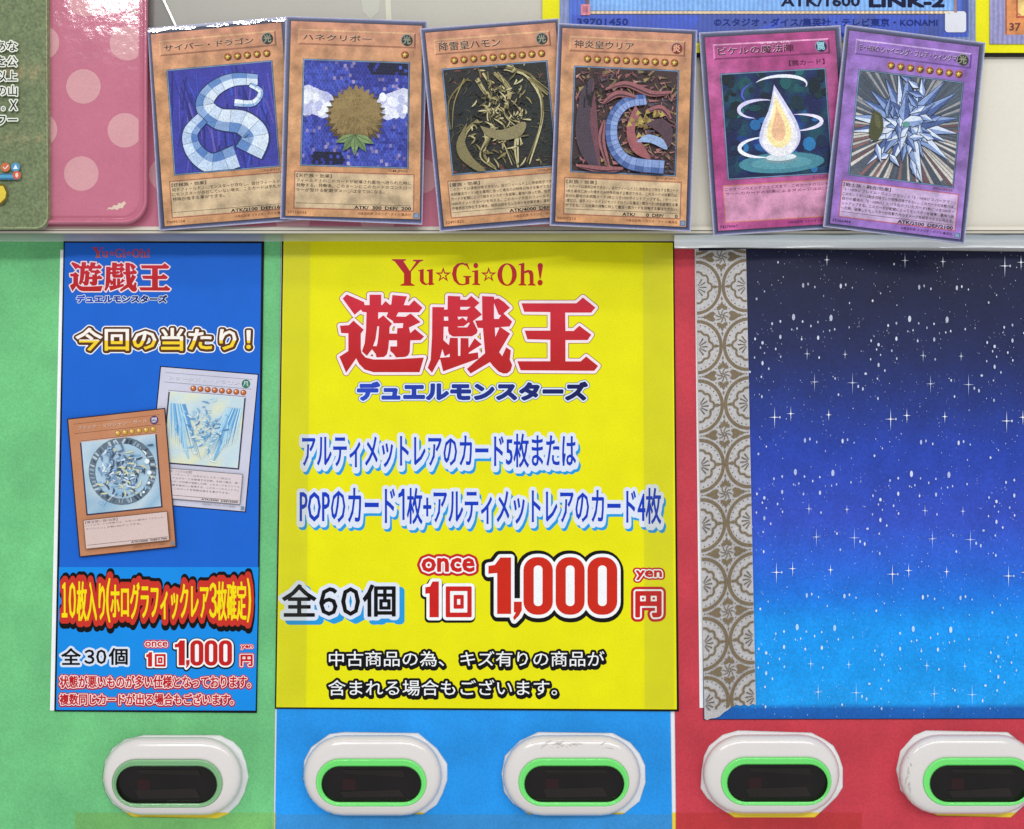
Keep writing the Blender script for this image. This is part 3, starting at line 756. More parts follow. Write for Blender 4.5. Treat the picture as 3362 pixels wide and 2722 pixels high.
def art_mosaic(pr, A, rnd):
    pr.grid(*A(0, 0, 1, 1), 1, 1, (40, 48, 120))
    n = 30; loops = []; cols = []
    for j in range(n+4):
        for i in range(n):
            cx = (i+.5*(j % 2)+.25)/n; cy = (j+.3)/(n+3)*1.0
            R = .62/n; L = A.clip([(cx+R*math.cos(a+.52)*1.0, cy+R*math.sin(a+.52)*.95) for a in [q*math.pi/3 for q in range(6)]])
            if len(L) < 3: continue
            t = math.sin(cx*7+cy*3)+math.sin(cy*11-cx*4)+rnd.uniform(-1.4, 1.4)
            c = (58, 66, 160) if t < 0 else (76, 92, 196)
            r = rnd.random()
            if r < .10: c = (140, 130, 190)
            if r < .05: c = (176, 160, 206)
            if (cy < .12 and cx > .62 and r < .8) or (cy > .86 and .1 < cx < .4 and r < .8): c = (26, 28, 52)
            loops.append(L); cols.append(mix(c, (20, 24, 80), rnd.uniform(0, .35)))
    pr.many(loops, cols)
    s = Sub(pr, A)
    for sx in (-1, 1):      # white clouds
        for q in range(8):
            cx = .5+sx*(.28+.03*q); cy = .42-.012*q+.03*(q % 2)
            s.poly(ell(cx, cy, .085, .115, 12), (206, 208, 232))
        for q in range(22):
            cx = .5+sx*rnd.uniform(.25, .5); cy = .41+.08*math.sin(q*1.9)
            s.poly(ell(cx, cy, .035, .045, 10), rnd.choice([(238, 240, 246), (186, 190, 226), (226, 228, 240)]))
    # round brown seed head on two green leaves
    def burr(cx, cy, r, n, c, d):
        rr_ = [(r*rnd.uniform(.95, 1.08) if i % 2 else r*rnd.uniform(.82, .9)) for i in range(2*n)]
        s.poly([(cx+q*math.cos(i*math.pi/n), cy+q*math.sin(i*math.pi/n)*1.02) for i, q in enumerate(rr_)], c)
    burr(.5, .53, .285, 30, (84, 70, 46), 0)
    burr(.5, .50, .262, 26, (146, 124, 80), 0)
    for k in range(420):
        a = rnd.uniform(0, 6.28); r = .262*math.sqrt(rnd.random()); x, y = .5+r*math.cos(a), .5+r*math.sin(a)
        s.poly([(x-.003, y), (x+.003, y), (x+.035*math.cos(a), y+.035*math.sin(a)+.016)], mix((166, 142, 94), (112, 90, 54), rnd.random()))
    for i, an in enumerate((-1.15, -.6, 0, .6, 1.15)):
        ca, sa = math.sin(an), math.cos(an); c0 = (.5, .70)
        q = [(0, 0), (.10, -.035), (.20, 0), (.10, .035)]
        L = [(c0[0]+x*ca-y*sa, c0[1]+x*sa+y*ca) for x, y in spline(q[:3], 4)+spline([q[2], q[3], q[0]], 4)]
        s.poly(L, (104, 130, 84) if i % 2 else (126, 150, 98)); s.poly(stroke([c0, (c0[0]+.18*ca, c0[1]+.18*sa)], .007), (70, 92, 56))
def art_branches(pr, A, rnd):
    pr.grid(*A(0, 0, 1, 1), 1, 1, (42, 42, 40)); s = Sub(pr, A)
    for k in range(60):
        x, y = rnd.random(), rnd.choice([rnd.uniform(0, .3), rnd.uniform(.75, 1)]); r = rnd.uniform(.02, .06)
        s.poly([(x+rnd.uniform(-r, r), y+rnd.uniform(-r, r)) for _ in range(3)], rnd.choice([(120, 66, 60), (92, 58, 50), (150, 92, 82), (70, 62, 46), (60, 60, 56)]))
    s.poly(spline([(.60, .12), (.86, .18), (1, .5), (.98, .86), (.80, .84), (.66, .80), (.76, .5), (.60, .12)], 5), (38, 44, 42))
    s.poly(spline([(.30, .14), (.08, .3), (.02, .62), (.14, .74), (.22, .5), (.36, .3), (.30, .14)], 5), (34, 38, 40))
    for k in range(300):
        x, y = rnd.random(), rnd.random(); a = rnd.uniform(0, 3.14); l = rnd.uniform(.03, .10)
        s.poly(stroke(spline([(x, y), (x+l*math.cos(a)*.5+.015, y+l*math.sin(a)*.5), (x+l*math.cos(a), y+l*math.sin(a))], 3), lambda t: .001+.007*math.sin(3.1*t)), rnd.choice([(58, 60, 54), (24, 26, 26), (76, 74, 58), (46, 50, 50), (92, 88, 64), (66, 50, 44)]))
    gold = [(176, 164, 116), (142, 130, 84), (110, 100, 62), (196, 186, 140)]
    paths = [[(.22, .10), (.05, .3), (.02, .58)], [(.62, .02), (.86, .16), (.92, .5), (.74, .96)], [(.84, .14), (1.0, .3)], [(.40, .04), (.44, .25), (.40, .5), (.5, .7), (.60, .95)],
             [(.5, .06), (.62, .25), (.56, .45), (.7, .6)], [(.30, .12), (.45, .3), (.66, .28)], [(.28, .5), (.16, .62), (.12, .85), (.28, .98)], [(.36, .7), (.30, .85), (.40, .99)], [(.68, .62), (.62, .8), (.64, 1)]]
    for i, q in enumerate(paths):
        for k in range(3):
            jj = [(x+rnd.uniform(-.03, .03), y+rnd.uniform(-.02, .02)) for x, y in q]
            s.poly(stroke(spline(jj, 6), lambda t, b=rnd.uniform(.010, .03): b*(1-.6*t)), rnd.choice(gold))
    for k in range(260):
        x, y = rnd.gauss(.5, .15), rnd.gauss(.45, .24); a = rnd.uniform(0, 6.28); l = rnd.uniform(.02, .12)
        s.poly(stroke(spline([(x, y), (x+l*math.cos(a)*.6+.01, y+l*math.sin(a)*.6), (x+l*math.cos(a), y+l*math.sin(a))], 3), lambda t: .002+.014*math.sin(3.1*t)), rnd.choice(gold+[(36, 36, 30), (50, 46, 34), (30, 32, 32)]))
    s.poly(spline([(.30, .56), (.50, .62), (.74, .56), (.70, .68), (.52, .72), (.36, .66), (.30, .56)], 4), (138, 128, 92))
    s.poly(spline([(.18, .52), (.14, .7), (.2, .86), (.32, 1), (.24, 1), (.08, .86), (.06, .70), (.18, .52)], 4), (126, 116, 78))
def art_shards(pr, A, rnd):
    pr.grid(*A(0, 0, 1, 1), 1, 1, (66, 48, 48)); s = Sub(pr, A)
    pal = [(150, 92, 98), (112, 72, 78), (168, 112, 110), (40, 36, 38), (126, 112, 76), (160, 140, 90), (84, 76, 90), (176, 134, 124), (58, 50, 50)]
    for k in range(620):
        x, y = rnd.random(), rnd.random(); a = rnd.gauss(.3, .8); l = rnd.uniform(.02, .13); wd = rnd.uniform(.005, .022)
        s.poly([(x, y-wd), (x+l*math.cos(a), y+l*math.sin(a)), (x+.01, y+wd)], rnd.choice(pal))
    s.poly(spline([(.06, .22), (.18, .1), (.16, .5), (.26, .98), (.10, .86), (.02, .6), (.06, .22)], 5), (74, 62, 74))
    s.poly(spline([(.18, .1), (.22, .4), (.28, .98), (.22, .8), (.16, .5), (.18, .1)], 5), (112, 70, 80))
    facets(s, [(.70, .28), (.50, .33), (.38, .50), (.40, .74), (.56, .90), (.90, .93)], lambda t: .05+.015*t, (142, 164, 214), (72, 98, 156), (40, 40, 70), seg=5)
    for q in ([(.30, .2), (.5, .14), (.75, .22), (.95, .2)], [(.28, .34), (.42, .24), (.6, .26)], [(.3, .5), (.28, .7), (.36, .95)], [(.06, .95), (.3, .98), (.5, .96)], [(.7, .4), (.85, .36), (.95, .46)]):
        s.poly(stroke(spline(q, 6), lambda t: .02+.045*math.sin(3.1*t)), (150, 94, 98)); s.poly(stroke(spline([(x, y+.012) for x, y in q], 6), lambda t: .004+.012*math.sin(3.1*t)), (70, 44, 50))
    s.poly(spline([(.60, .34), (.52, .56), (.58, .78), (.76, .86), (.70, .74), (.60, .60), (.64, .44), (.60, .34)], 4), (156, 92, 96))
    for k in range(30):
        x, y = rnd.gauss(.68, .07), rnd.gauss(.48, .05); s.poly([(x, y-.03), (x+.035, y+.01), (x-.02, y+.03)], rnd.choice([(184, 164, 90), (160, 140, 76), (122, 100, 60)]))
    s.poly(spline([(.62, .70), (.72, .62), (.88, .66), (.92, .76), (.76, .70), (.62, .70)], 4), (150, 174, 214))
    s.poly(spline([(.70, .52), (.86, .46), (.97, .56), (.94, .74), (.84, .60), (.70, .52)], 4), (84, 62, 72))
    for k in range(12):
        x, y = rnd.uniform(.1, .35), rnd.uniform(.02, .3); s.poly(stroke([(x, y), (x+rnd.uniform(-.03, .03), y+.1)], .012), (30, 28, 30))
def art_glow(pr, A, rnd):
    pr.grid(*A(0, 0, 1, 1), 12, 12, lambda x, y: rnd.choice([(18, 34, 70), (22, 52, 96), (24, 74, 92), (24, 30, 78)])); s = Sub(pr, A)
    for k in range(110):
        x, y = rnd.random(), rnd.random(); r = rnd.uniform(.02, .07)
        c = mix((14, 24, 44), (30, 110, 110), rnd.random()) if y < .4 else mix((22, 40, 110), (40, 120, 176), rnd.random())
        if (x < .12 or x > .88): c = mix(c, (12, 14, 24), .6)
        s.poly(ell(x, y, r, r*rnd.uniform(.5, 1.4), 8), c)
    s.poly(ell(.52, .88, .42, .10, 24), (70, 134, 150)); s.poly(ell(.52, .88, .30, .06, 24), (90, 152, 166))
    def arc(cx, cy, rx, ry, a0, a1, wd, c):
        s.poly(stroke([(cx+rx*math.cos(a0+(a1-a0)*t/16), cy+ry*math.sin(a0+(a1-a0)*t/16)) for t in range(17)], lambda t: .003+wd*math.sin(math.pi*t)), c)
    arc(.56, .13, .26, .09, 3.6, 6.6, .03, (236, 238, 250)); arc(.60, .20, .42, .16, 2.6, 3.9, .02, (80, 84, 190))
    arc(.36, .35, .22, .09, 1.9, 5.2, .035, (220, 214, 250)); arc(.68, .50, .26, .08, -1.6, 1.6, .035, (232, 226, 252))
    arc(.40, .72, .28, .10, 1.5, 4.6, .035, (240, 240, 255))
    # a tall pale flame on a flat stone
    s.poly(ell(.52, .84, .17, .045, 18), (120, 150, 160)); s.poly(ell(.52, .825, .15, .035, 18), (214, 226, 232))
    fl = [(.50, .12), (.60, .30), (.70, .50), (.72, .66), (.64, .78), (.52, .82), (.40, .78), (.32, .66), (.36, .50), (.44, .34), (.50, .12)]
    s.poly(spline(fl, 5), (206, 206, 236)); s.poly(spline([(.51+(x-.51)*.86, .80+(y-.80)*.92) for x, y in fl], 5), (240, 238, 242))
    s.poly(spline([(.51+(x-.51)*.60, .72+(y-.80)*.72) for x, y in fl], 5), (252, 232, 170)); s.poly(spline([(.51+(x-.51)*.34, .66+(y-.80)*.5) for x, y in fl], 5), (240, 190, 150))
def art_crystal(pr, A, rnd):
    pr.grid(*A(0, 0, 1, 1), 1, 1, (92, 98, 108)); s = Sub(pr, A)
    N = 110
    for k in range(N):
        a = k*2*math.pi/N+rnd.uniform(-.01, .01); l = rnd.uniform(.6, 1.0); c = rnd.choice([(140, 100, 98), (186, 178, 172), (84, 92, 106), (110, 82, 84), (206, 200, 192), (72, 80, 92)])
        if math.sin(a) < -.2: c = rnd.choice([(74, 84, 98), (84, 96, 110), (150, 150, 154)])
        r0 = .12
        s.poly(s.clip([(.5+r0*math.cos(a), .5+r0*math.sin(a)), (.5+l*math.cos(a-.024), .5+l*math.sin(a-.024)), (.5+l*math.cos(a+.024), .5+l*math.sin(a+.024))]), c)
    LT, MD, DK, LN = (214, 224, 242), (138, 160, 206), (76, 98, 150), (34, 42, 64)
    def shard(cx, cy, ang, l, wd, cc=(LT, MD)):
        ca, sa = math.cos(ang), math.sin(ang)
        def q(a, b): return (cx+a*ca-b*sa, cy+a*sa+b*ca)
        s.poly(s.clip([q(-.008, 0), q(l*.35, -wd-.008), q(l+.012, 0), q(l*.35, wd+.008)]), LN)
        s.poly(s.clip([q(0, 0), q(l*.35, -wd), q(l, 0)]), cc[0]); s.poly(s.clip([q(0, 0), q(l*.35, wd), q(l, 0)]), cc[1])
    ks = [(i*2*math.pi/20+rnd.uniform(-.1, .1), rnd.uniform(.36, .62)) for i in range(20)]
    for a, l in ks: shard(.5, .46, a, l, .062, rnd.choice([(LT, MD), (MD, DK), (LT, DK)]))
    for i in range(14): shard(.5+rnd.gauss(0, .03), .46+rnd.gauss(0, .03), i*2*math.pi/14+.2, rnd.uniform(.2, .34), .055, (LT, MD) if i % 2 else (MD, DK))
    for k in range(26):
        a = rnd.uniform(0, 6.28); shard(.5+rnd.gauss(0, .15), .44+rnd.gauss(0, .18), a, rnd.uniform(.10, .2), .03, (LT, MD) if rnd.random() < .6 else (MD, DK))
    s.poly(ell(.5, .46, .035, .03, 8), (90, 150, 140))
    s.poly(spline([(.17, .36), (.25, .40), (.28, .54), (.22, .66), (.15, .60), (.15, .46), (.17, .36)], 4), (76, 78, 50))
    s.poly(spline([(.18, .39), (.23, .42), (.25, .52), (.20, .50), (.18, .39)], 4), (98, 98, 66))
def art_wheel(pr, A, rnd):
    pr.grid(*A(0, 0, 1, 1), 6, 6, lambda x, y: rnd.choice([(168, 196, 214), (190, 212, 226), (150, 186, 212), (200, 214, 222)])); s = Sub(pr, A)
    s.poly(ell(.52, .46, .46, .47, 30), (104, 120, 134)); s.poly(ell(.52, .46, .37, .38, 30), (176, 204, 224))
    for k in range(46):      # plain notches round the rim
        a = k*2*math.pi/46; r = .415
        s.poly(stroke([(.52+(r-.03)*math.cos(a), .46+(r-.03)*math.sin(a)), (.52+(r+.03)*math.cos(a+rnd.uniform(-.1, .14)), .46+(r+.03)*math.sin(a+.04))], rnd.uniform(.008, .034)), rnd.choice([(188, 202, 212), (64, 76, 92), (150, 170, 188)]))
    for k in range(190):
        x, y = rnd.gauss(.5, .15), rnd.gauss(.48, .17); a = rnd.uniform(0, 6.28); l = rnd.uniform(.04, .14)
        s.poly(s.clip(stroke(spline([(x, y), (x+l*math.cos(a)*.5+.02, y+l*math.sin(a)*.5), (x+l*math.cos(a), y+l*math.sin(a))], 3), lambda t: .003+.022*math.sin(3.1*t))), rnd.choice([(226, 236, 242), (120, 154, 190), (96, 120, 150), (214, 214, 176), (70, 86, 110), (150, 190, 222)]))
    for x, y, r in ((.86, .36, .035), (.88, .52, .03), (.86, .66, .02), (.78, .78, .018)): s.poly(ell(x, y, r, r, 12), (236, 246, 252))
def art_feather(pr, A, rnd):
    pr.grid(*A(0, 0, 1, 1), 6, 6, lambda x, y: rnd.choice([(214, 226, 220), (226, 228, 196), (200, 220, 228)])); s = Sub(pr, A)
    BL = [(126, 182, 222), (164, 208, 234), (96, 158, 210), (190, 222, 236), (206, 230, 238)]
    for sx in (-1, 1):
        for k in range(16):
            a = math.pi/2+sx*(-1.1+k*.075)*1.0; cx = .5+sx*.30; cy = .16
            l = .55+.02*k
            s.poly(s.clip(stroke(spline([(.5+sx*.12, .40), (cx, cy+.12), (cx+sx*.14-sx*.018*k, .3+.035*k+.1)], 5), lambda t: .012+.012*t)), rnd.choice(BL))
            s.poly(s.clip(stroke([(cx+sx*.17-sx*.012*k, cy), (cx+sx*.15-sx*.03*k, cy+l*.9)], lambda t: .026*(1-t)+.002)), rnd.choice(BL))
    for k in range(90):
        x, y = rnd.gauss(.5, .11), rnd.gauss(.5, .18); a = rnd.uniform(0, 6.28); l = rnd.uniform(.03, .12)
        s.poly(s.clip(stroke(spline([(x, y), (x+l*math.cos(a)*.5+.02, y+l*math.sin(a)*.5), (x+l*math.cos(a), y+l*math.sin(a))], 3), lambda t: .002+.018*math.sin(3.1*t))), rnd.choice(BL+[(78, 130, 186), (228, 240, 244)]))
class Area:
    def __init__(self, u0, v0, u1, v1): self.b = (u0, v0, u1, v1)
    def p(self, x, y):
        u0, v0, u1, v1 = self.b; return (u0+(u1-u0)*x, v0+(v1-v0)*y)
    def __call__(self, x0, y0, x1, y1): return (*self.p(x0, y0), *self.p(x1, y1))
    def clip(self, L): return [self.p(*q) for q in clip_rect(L, 0, 0, 1, 1)]
class Sub:
    def __init__(self, pr, A): self.pr = pr; self.A = A
    def clip(self, L): return L
    def poly(self, L, c):
        L = clip_rect(L, 0, 0, 1, 1)
        if len(L) > 2: self.pr.poly([self.A.p(*q) for q in L], c)

# ------------------------------------------------------------------ trading cards
def star_mesh():
    pr = Print(0); o = P(CX, CY, 0)
    pr.poly(ell(CX, CY, 13, 13, 16), (188, 104, 74)); pr.poly(ell(CX+1.5, CY+1.5, 11.5, 11.5, 16), (104, 58, 40)); pr.poly(ell(CX-1, CY-1, 10, 10, 14), (150, 84, 54)); pr.poly(star(CX-.5, CY, 10, 4.6), (190, 172, 78)); pr.poly(star(CX-2, CY-1.5, 5, 2.4), (232, 220, 130)); pr.poly([(CX+2, CY+3), (CX+8, CY+1), (CX+5, CY+9)], (84, 60, 34))
    o = pr.build('level_star', M['ink'], None); return o
STAR0 = star_mesh(); STARMESH = STAR0.data; bpy.data.objects.remove(STAR0)

def card(quad, outer, kind, name, attr, nstars, art, code, typ, lines, stats, num, copy_, label, d0, seed, cat='trading card', ruby=None):
    rnd = random.Random(seed)
    cxm = sum(p[0] for p in outer)/4
    t = thing('trading_card', cxm, max(p[1] for p in outer), d0, label, cat, 'sleeved trading cards in a row')
    fo = bil(outer); fi = bil(quad)
    d1 = d0+.0011
    slab('sleeve', [[fo(*q) for q in rrect(0, 0, 1, 1, .006, 2)]], d0, d1, (206, 200, 222), M['sleeve'], t)
    # border printed from pale lavender to navy
    V = []; K = []; F = []; N_ = 24
    ring = []
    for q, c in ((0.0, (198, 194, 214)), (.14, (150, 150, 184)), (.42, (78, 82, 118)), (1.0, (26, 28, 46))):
        L = []
        for i in range(N_*4):
            sd, k = divmod(i, N_); tt = k/N_
            uv = [(tt, 0), (1, tt), (1-tt, 1), (0, 1-tt)][sd]
            a = fo(*uv); b = fi(*uv); pp = (a[0]+(b[0]-a[0])*q, a[1]+(b[1]-a[1])*q)
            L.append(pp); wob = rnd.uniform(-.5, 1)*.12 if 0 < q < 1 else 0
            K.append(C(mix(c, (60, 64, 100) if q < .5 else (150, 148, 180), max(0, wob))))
        ring.append(L)
    n4 = N_*4
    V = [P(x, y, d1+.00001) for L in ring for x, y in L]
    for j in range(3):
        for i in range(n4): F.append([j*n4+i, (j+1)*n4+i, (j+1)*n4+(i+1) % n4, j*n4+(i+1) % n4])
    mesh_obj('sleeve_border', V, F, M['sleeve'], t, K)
    if kind == 'orange': base, hi, lo, box, boxe = (192, 138, 94), (214, 168, 124), (136, 84, 64), (200, 174, 138), (150, 86, 68)
    elif kind == 'magenta': base, hi, lo, box, boxe = (164, 60, 122), (226, 156, 196), (112, 34, 84), (202, 140, 172), (196, 120, 96)
    else: base, hi, lo, box, boxe = (136, 96, 176), (196, 166, 222), (92, 60, 132), (190, 164, 200), (176, 84, 96)
    # face
    pr = Print(d1+.00002, fi)
    def fc(u, v):
        g = .5+.5*math.sin(u*5+seed)*math.sin(v*7+seed*2)
        top = (198, 134, 114) if kind == 'orange' else base
        return mix(mix(base, hi, .35*g), top, max(0, .7-3*v))
    pr.grid(0, 0, 1, 1, 10, 14, fc)
    e = .004
    pr.build('card_face', M['card'], t)
    D2 = d1+.00005
    # name box, bevelled frame
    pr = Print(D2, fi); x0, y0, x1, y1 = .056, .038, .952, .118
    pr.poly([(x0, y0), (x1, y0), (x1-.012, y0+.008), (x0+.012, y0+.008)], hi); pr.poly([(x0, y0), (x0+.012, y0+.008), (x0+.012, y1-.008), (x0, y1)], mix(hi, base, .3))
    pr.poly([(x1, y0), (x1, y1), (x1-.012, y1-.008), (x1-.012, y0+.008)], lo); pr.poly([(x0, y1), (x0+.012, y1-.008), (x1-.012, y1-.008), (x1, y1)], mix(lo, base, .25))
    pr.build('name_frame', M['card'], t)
    s_, w_, h_ = name
    pr = Print(D2, fi); bx = (.095, .078-h_/2, .095+w_, .078+h_/2)
    pr.text(s_, (bx[0]-.003, bx[1]-.003, bx[2]-.003, bx[3]-.003), mix(hi, WH, .35), .2)
    pr.text(s_, bx, mix(lo, (60, 46, 44), .6), .5)
    if ruby: pr.text(ruby[0], (ruby[1], .040, ruby[2], .049), (236, 214, 226), .3)
    pr.build('name_lettering', M['ink'], t)
    # attribute badge
    pr = Print(D2, fi); r = .046; ax, ay = .885, .077; asp = .68
    ac, bc, gc = attr[1:]
    pr.poly(ell(ax, ay, r, r*asp, 22), mix(bc, WH, .45)); pr.poly(ell(ax+.003, ay+.002, r*.92, r*asp*.92, 22), bc)
    pr.text(attr[0], (ax-r*.6, ay-r*asp*.62, ax+r*.6, ay+r*asp*.62), gc, .8)
    pr.build('attribute_badge', M['ink'], t)
    if kind == 'magenta':
        pr = Print(D2, fi); pr.text('【罠カード】', (.63, .142, .905, .172), (84, 34, 62), .4); pr.build('type_lettering', M['ink'], t)
    for i in range(nstars):
        u = .872-.0745*i
        if kind == 'violet': u = .865-.0745*i
        px, py = fi(u, .153)
        o = bpy.data.objects.new('level_star', STARMESH); sc.collection.objects.link(o); o.parent = t
        o.location = P(px, py, D2)-t.location
        k = (D-D2)/D; o.scale = (k, 1, k)
    # art with frame
    A = Area(.112, .199, .898, .733)
    pr = Print(D2, fi)
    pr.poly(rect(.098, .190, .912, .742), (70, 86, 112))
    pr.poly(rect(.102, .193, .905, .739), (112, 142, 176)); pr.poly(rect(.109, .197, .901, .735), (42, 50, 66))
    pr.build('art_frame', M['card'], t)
    pr = Print(D2+.00003, fi); pr.STEP = 2.2e-6; art(pr, A, rnd); pr.build('artwork', M['art'], t)
    pr = Print(D2, fi)
    pr.text(code, (.905-.0165*len(code), .748, .905, .764), (110, 64, 54), .15)
    # text box
    pr.poly(rect(.058, .768, .957, .962), boxe); pr.poly(rect(.064, .772, .951, .958), mix(box, boxe, .35)); pr.poly(rect(.068, .775, .947, .955), box)
    pr.build('text_box', M['card'], t)
    pr = Print(D2+.00004, fi)
    y = .781
    tc = (70, 54, 46) if kind != 'magenta' else (110, 40, 72)
    if typ: pr.text(typ, (.074, y, .074+.033*len(typ), y+.020), tc, .2); y += .025
    hh = .0170 if len(lines) > 4 else (.019 if len(lines) > 2 else .017)
    pitch = (.928-y)/max(1, len(lines)) if len(lines) > 4 else .0245
    for L in lines:
        full = .86 if len(L) > 22 else .86*len(L)/26.0
        pr.text(L, (.074, y, .074+full, y+min(hh, pitch*.8)), tc, .1); y += pitch
    pr.build('effect_lettering', M['ink'], t)
    pr = Print(D2+.00004, fi)
    if stats:
        pr.poly(rect(.075, .9315, .93, .9335), (60, 46, 40))
        a, b = stats
        pr.text(a, (.51, .9385, .715, .9565), (26, 20, 20), .4); pr.text(b, (.74, .9385, .935, .9565), (26, 20, 20), .4)
        pr.build('stat_lettering', M['ink'], t)
    pr = Print(D2, fi)
    pr.text(num, (.014, .974, .155, .988), (120, 70, 50) if kind == 'orange' else (60, 30, 80), .15)
    pr.build('serial_number', M['ink'], t)
    pr = Print(D2, fi); pr.text(copy_, (.54, .971, .935, .986), (130, 74, 56) if kind == 'orange' else (70, 36, 90), .1)
    pr.build('copyright_line', M['ink'], t)
    pr = Print(D2, fi)
    pr.poly(rect(.952, .968, .995, .996), (92, 116, 150)); pr.poly(rect(.960, .973, .987, .991), (130, 150, 176))
    pr.build('foil_stamp', M['art'], t)
    return t
LIGHT = ((0, 0, 0), (58, 62, 58), (150, 150, 128)); CR = '©高橋和希 スタジオ・ダイス/集英社'
C1 = HD+.0006
card([(495, 113), (923, 73), (971, 708), (541, 743)], [(484, 92), (940, 54), (987, 722), (523, 757)], 'orange', ('サイバー・ドラゴン', .68, .032), ('光', *LIGHT), 5, art_ice, 'CRV-JP015',
     '【機械族・効果】', ['相手フィールド上にモンスターが存在し、自分フィールド上', 'にモンスターが存在していない場合、このカードは手札から', '特殊召喚する事ができる。'], ('ATK/2100', 'DEF/1600'), '70095154', CR,
     'orange card with pale ice blue ribbon picture and five stars, leftmost of the row', C1, 1)
card([(956, 69), (1386, 85), (1378, 720), (937, 708)], [(938, 53), (1403, 69), (1386, 737), (920, 718)], 'orange', ('ハネクリボー', .52, .030), ('光', *LIGHT), 1, art_mosaic, 'TLM-JP005',
     '【天使族・効果】', ['フィールド上のこのカードが破壊され墓地へ送られた時に', '発動する。発動後、このターンにこのカードのコントロー', 'ラーが受ける戦闘ダメージは全て0になる。'], ('ATK/  300', 'DEF/  200'), '57116033', CR,
     'orange card with a brown ball on a blue mosaic picture and a single star', C1+.0028, 2)
card([(1396, 108), (1823, 74), (1885, 707), (1458, 744)], [(1379, 94), (1835, 60), (1902, 726), (1444, 760)], 'orange', ('降雷皇ハモン', .47, .044), ('光', *LIGHT), 10, art_branches, 'SOI-JP002',
     '【雷族・効果】', ['このカードは通常召喚できない。自分フィールド上に表側表示で存在する', '永続魔法カード3枚を墓地に送った場合のみ特殊召喚する事ができる。この', 'カードが戦闘によって相手モンスターを破壊し墓地へ送った時、相手ライフに', '1000ポイントダメージを与える。このカードが自分フィールド上に表側', '守備表示で存在する場合、相手は他のモンスターを攻撃対象に選択できない。'], ('ATK/4000', 'DEF/4000'), '32491822', CR,
     'orange card with a black and gold branch picture and ten stars', C1+.0054, 3)
FIRE = ((0, 0, 0), (126, 60, 50), (226, 170, 140))
card([(1847, 92), (2272, 112), (2252, 745), (1823, 727)], [(1833, 76), (2289, 99), (2268, 760), (1805, 740)], 'orange', ('神炎皇ウリア', .46, .040), ('炎', *FIRE), 10, art_shards, 'SOI-JP001',
     '【炎族・効果】', ['このカードは通常召喚できない。自分フィールド上に表側表示で存在する罠カード', '3枚を墓地に送った場合のみ特殊召喚する事ができる。このカードの攻撃力は、', '自分の墓地の永続罠カード1枚につき1000ポイントアップする。1ターンに', '1度だけ、相手フィールド上にセットされている魔法・罠カード1枚を破壊する事', 'ができる。この効果の発動に対して魔法・罠カードを発動する事はできない。'], ('ATK/       0', 'DEF/       0'), '06007213', CR,
     'orange card with a dark red picture crossed by a blue crescent and ten stars', C1+.0080, 4)
card([(2314, 123), (2741, 100), (2785, 731), (2358, 758)], [(2295, 107), (2759, 83), (2802, 745), (2343, 774)], 'magenta', ('ピケルの魔法陣', .58, .040), ('罠', (0, 0, 0), (48, 52, 84), (150, 200, 210)), 0, art_glow, 'RDS-JP055',
     None, ['このターンのエンドフェイズまで、このカードのコントロー', 'ラーへのカードの効果によるダメージは0になる。'], None, '74270067', CR,
     'magenta card with white glowing rings on a dark blue picture', C1, 5, ruby=('ま ほう じん', .42, .66))
card([(2789, 100), (3215, 154), (3153, 786), (2725, 733)], [(2777, 81), (3236, 140), (3167, 800), (2703, 744)], 'violet', ('E・HERO シャイニング・フレア・ウィングマン', .78, .034), ('光', *LIGHT), 8, art_crystal, 'EEN-JP036',
     '【戦士族・融合/効果】', ['「E・HERO フレイム・ウィングマン」+「E・HERO スパークマン」', 'このモンスターは融合召喚でしか特殊召喚できない。このカードの攻撃力は、', '自分の墓地の「E・HERO」という名のついたカード1枚につき300ポイ', 'ントアップする。このカードが戦闘によってモンスターを破壊し墓地へ送', 'った時、破壊したモンスターの攻撃力分のダメージを相手ライフに与える。'], ('ATK/2500', 'DEF/2100'), '25366484', CR,
     'violet card with a white and blue crystal picture, rightmost in the row', C1+.0030, 6, ruby=('エレメンタルヒーロー', .085, .25))

first = [o for o in sc.objects if o.name == 'trading_card'][0]
lipm = ink('bent_sleeve_edge', rough=.06, spec=.9, grain=0, mot=.05, ms=100, bump=.7, bs=140, bd=.0006, coat=1, coatr=.04)
V = []; F = []; K = []
for i in range(41):
    t = i/40; x = 485+(938-485)*t; y = 93+(55-93)*t
    for j, (dy, dd) in enumerate(((1, .00150), (4, .00152), (8, .00154), (12+3*math.sin(i*.7), .00155))):
        V.append(P(x+dy*.08, y+dy, C1+dd)); K.append(C(mix((196, 196, 214), (108, 116, 150), j/3)))
for i in range(40):
    for j in range(3): F.append([i*4+j, i*4+j+1, i*4+j+5, i*4+j+4])
mesh_obj('bent_sleeve_edge', V, F, lipm, first, K, True)

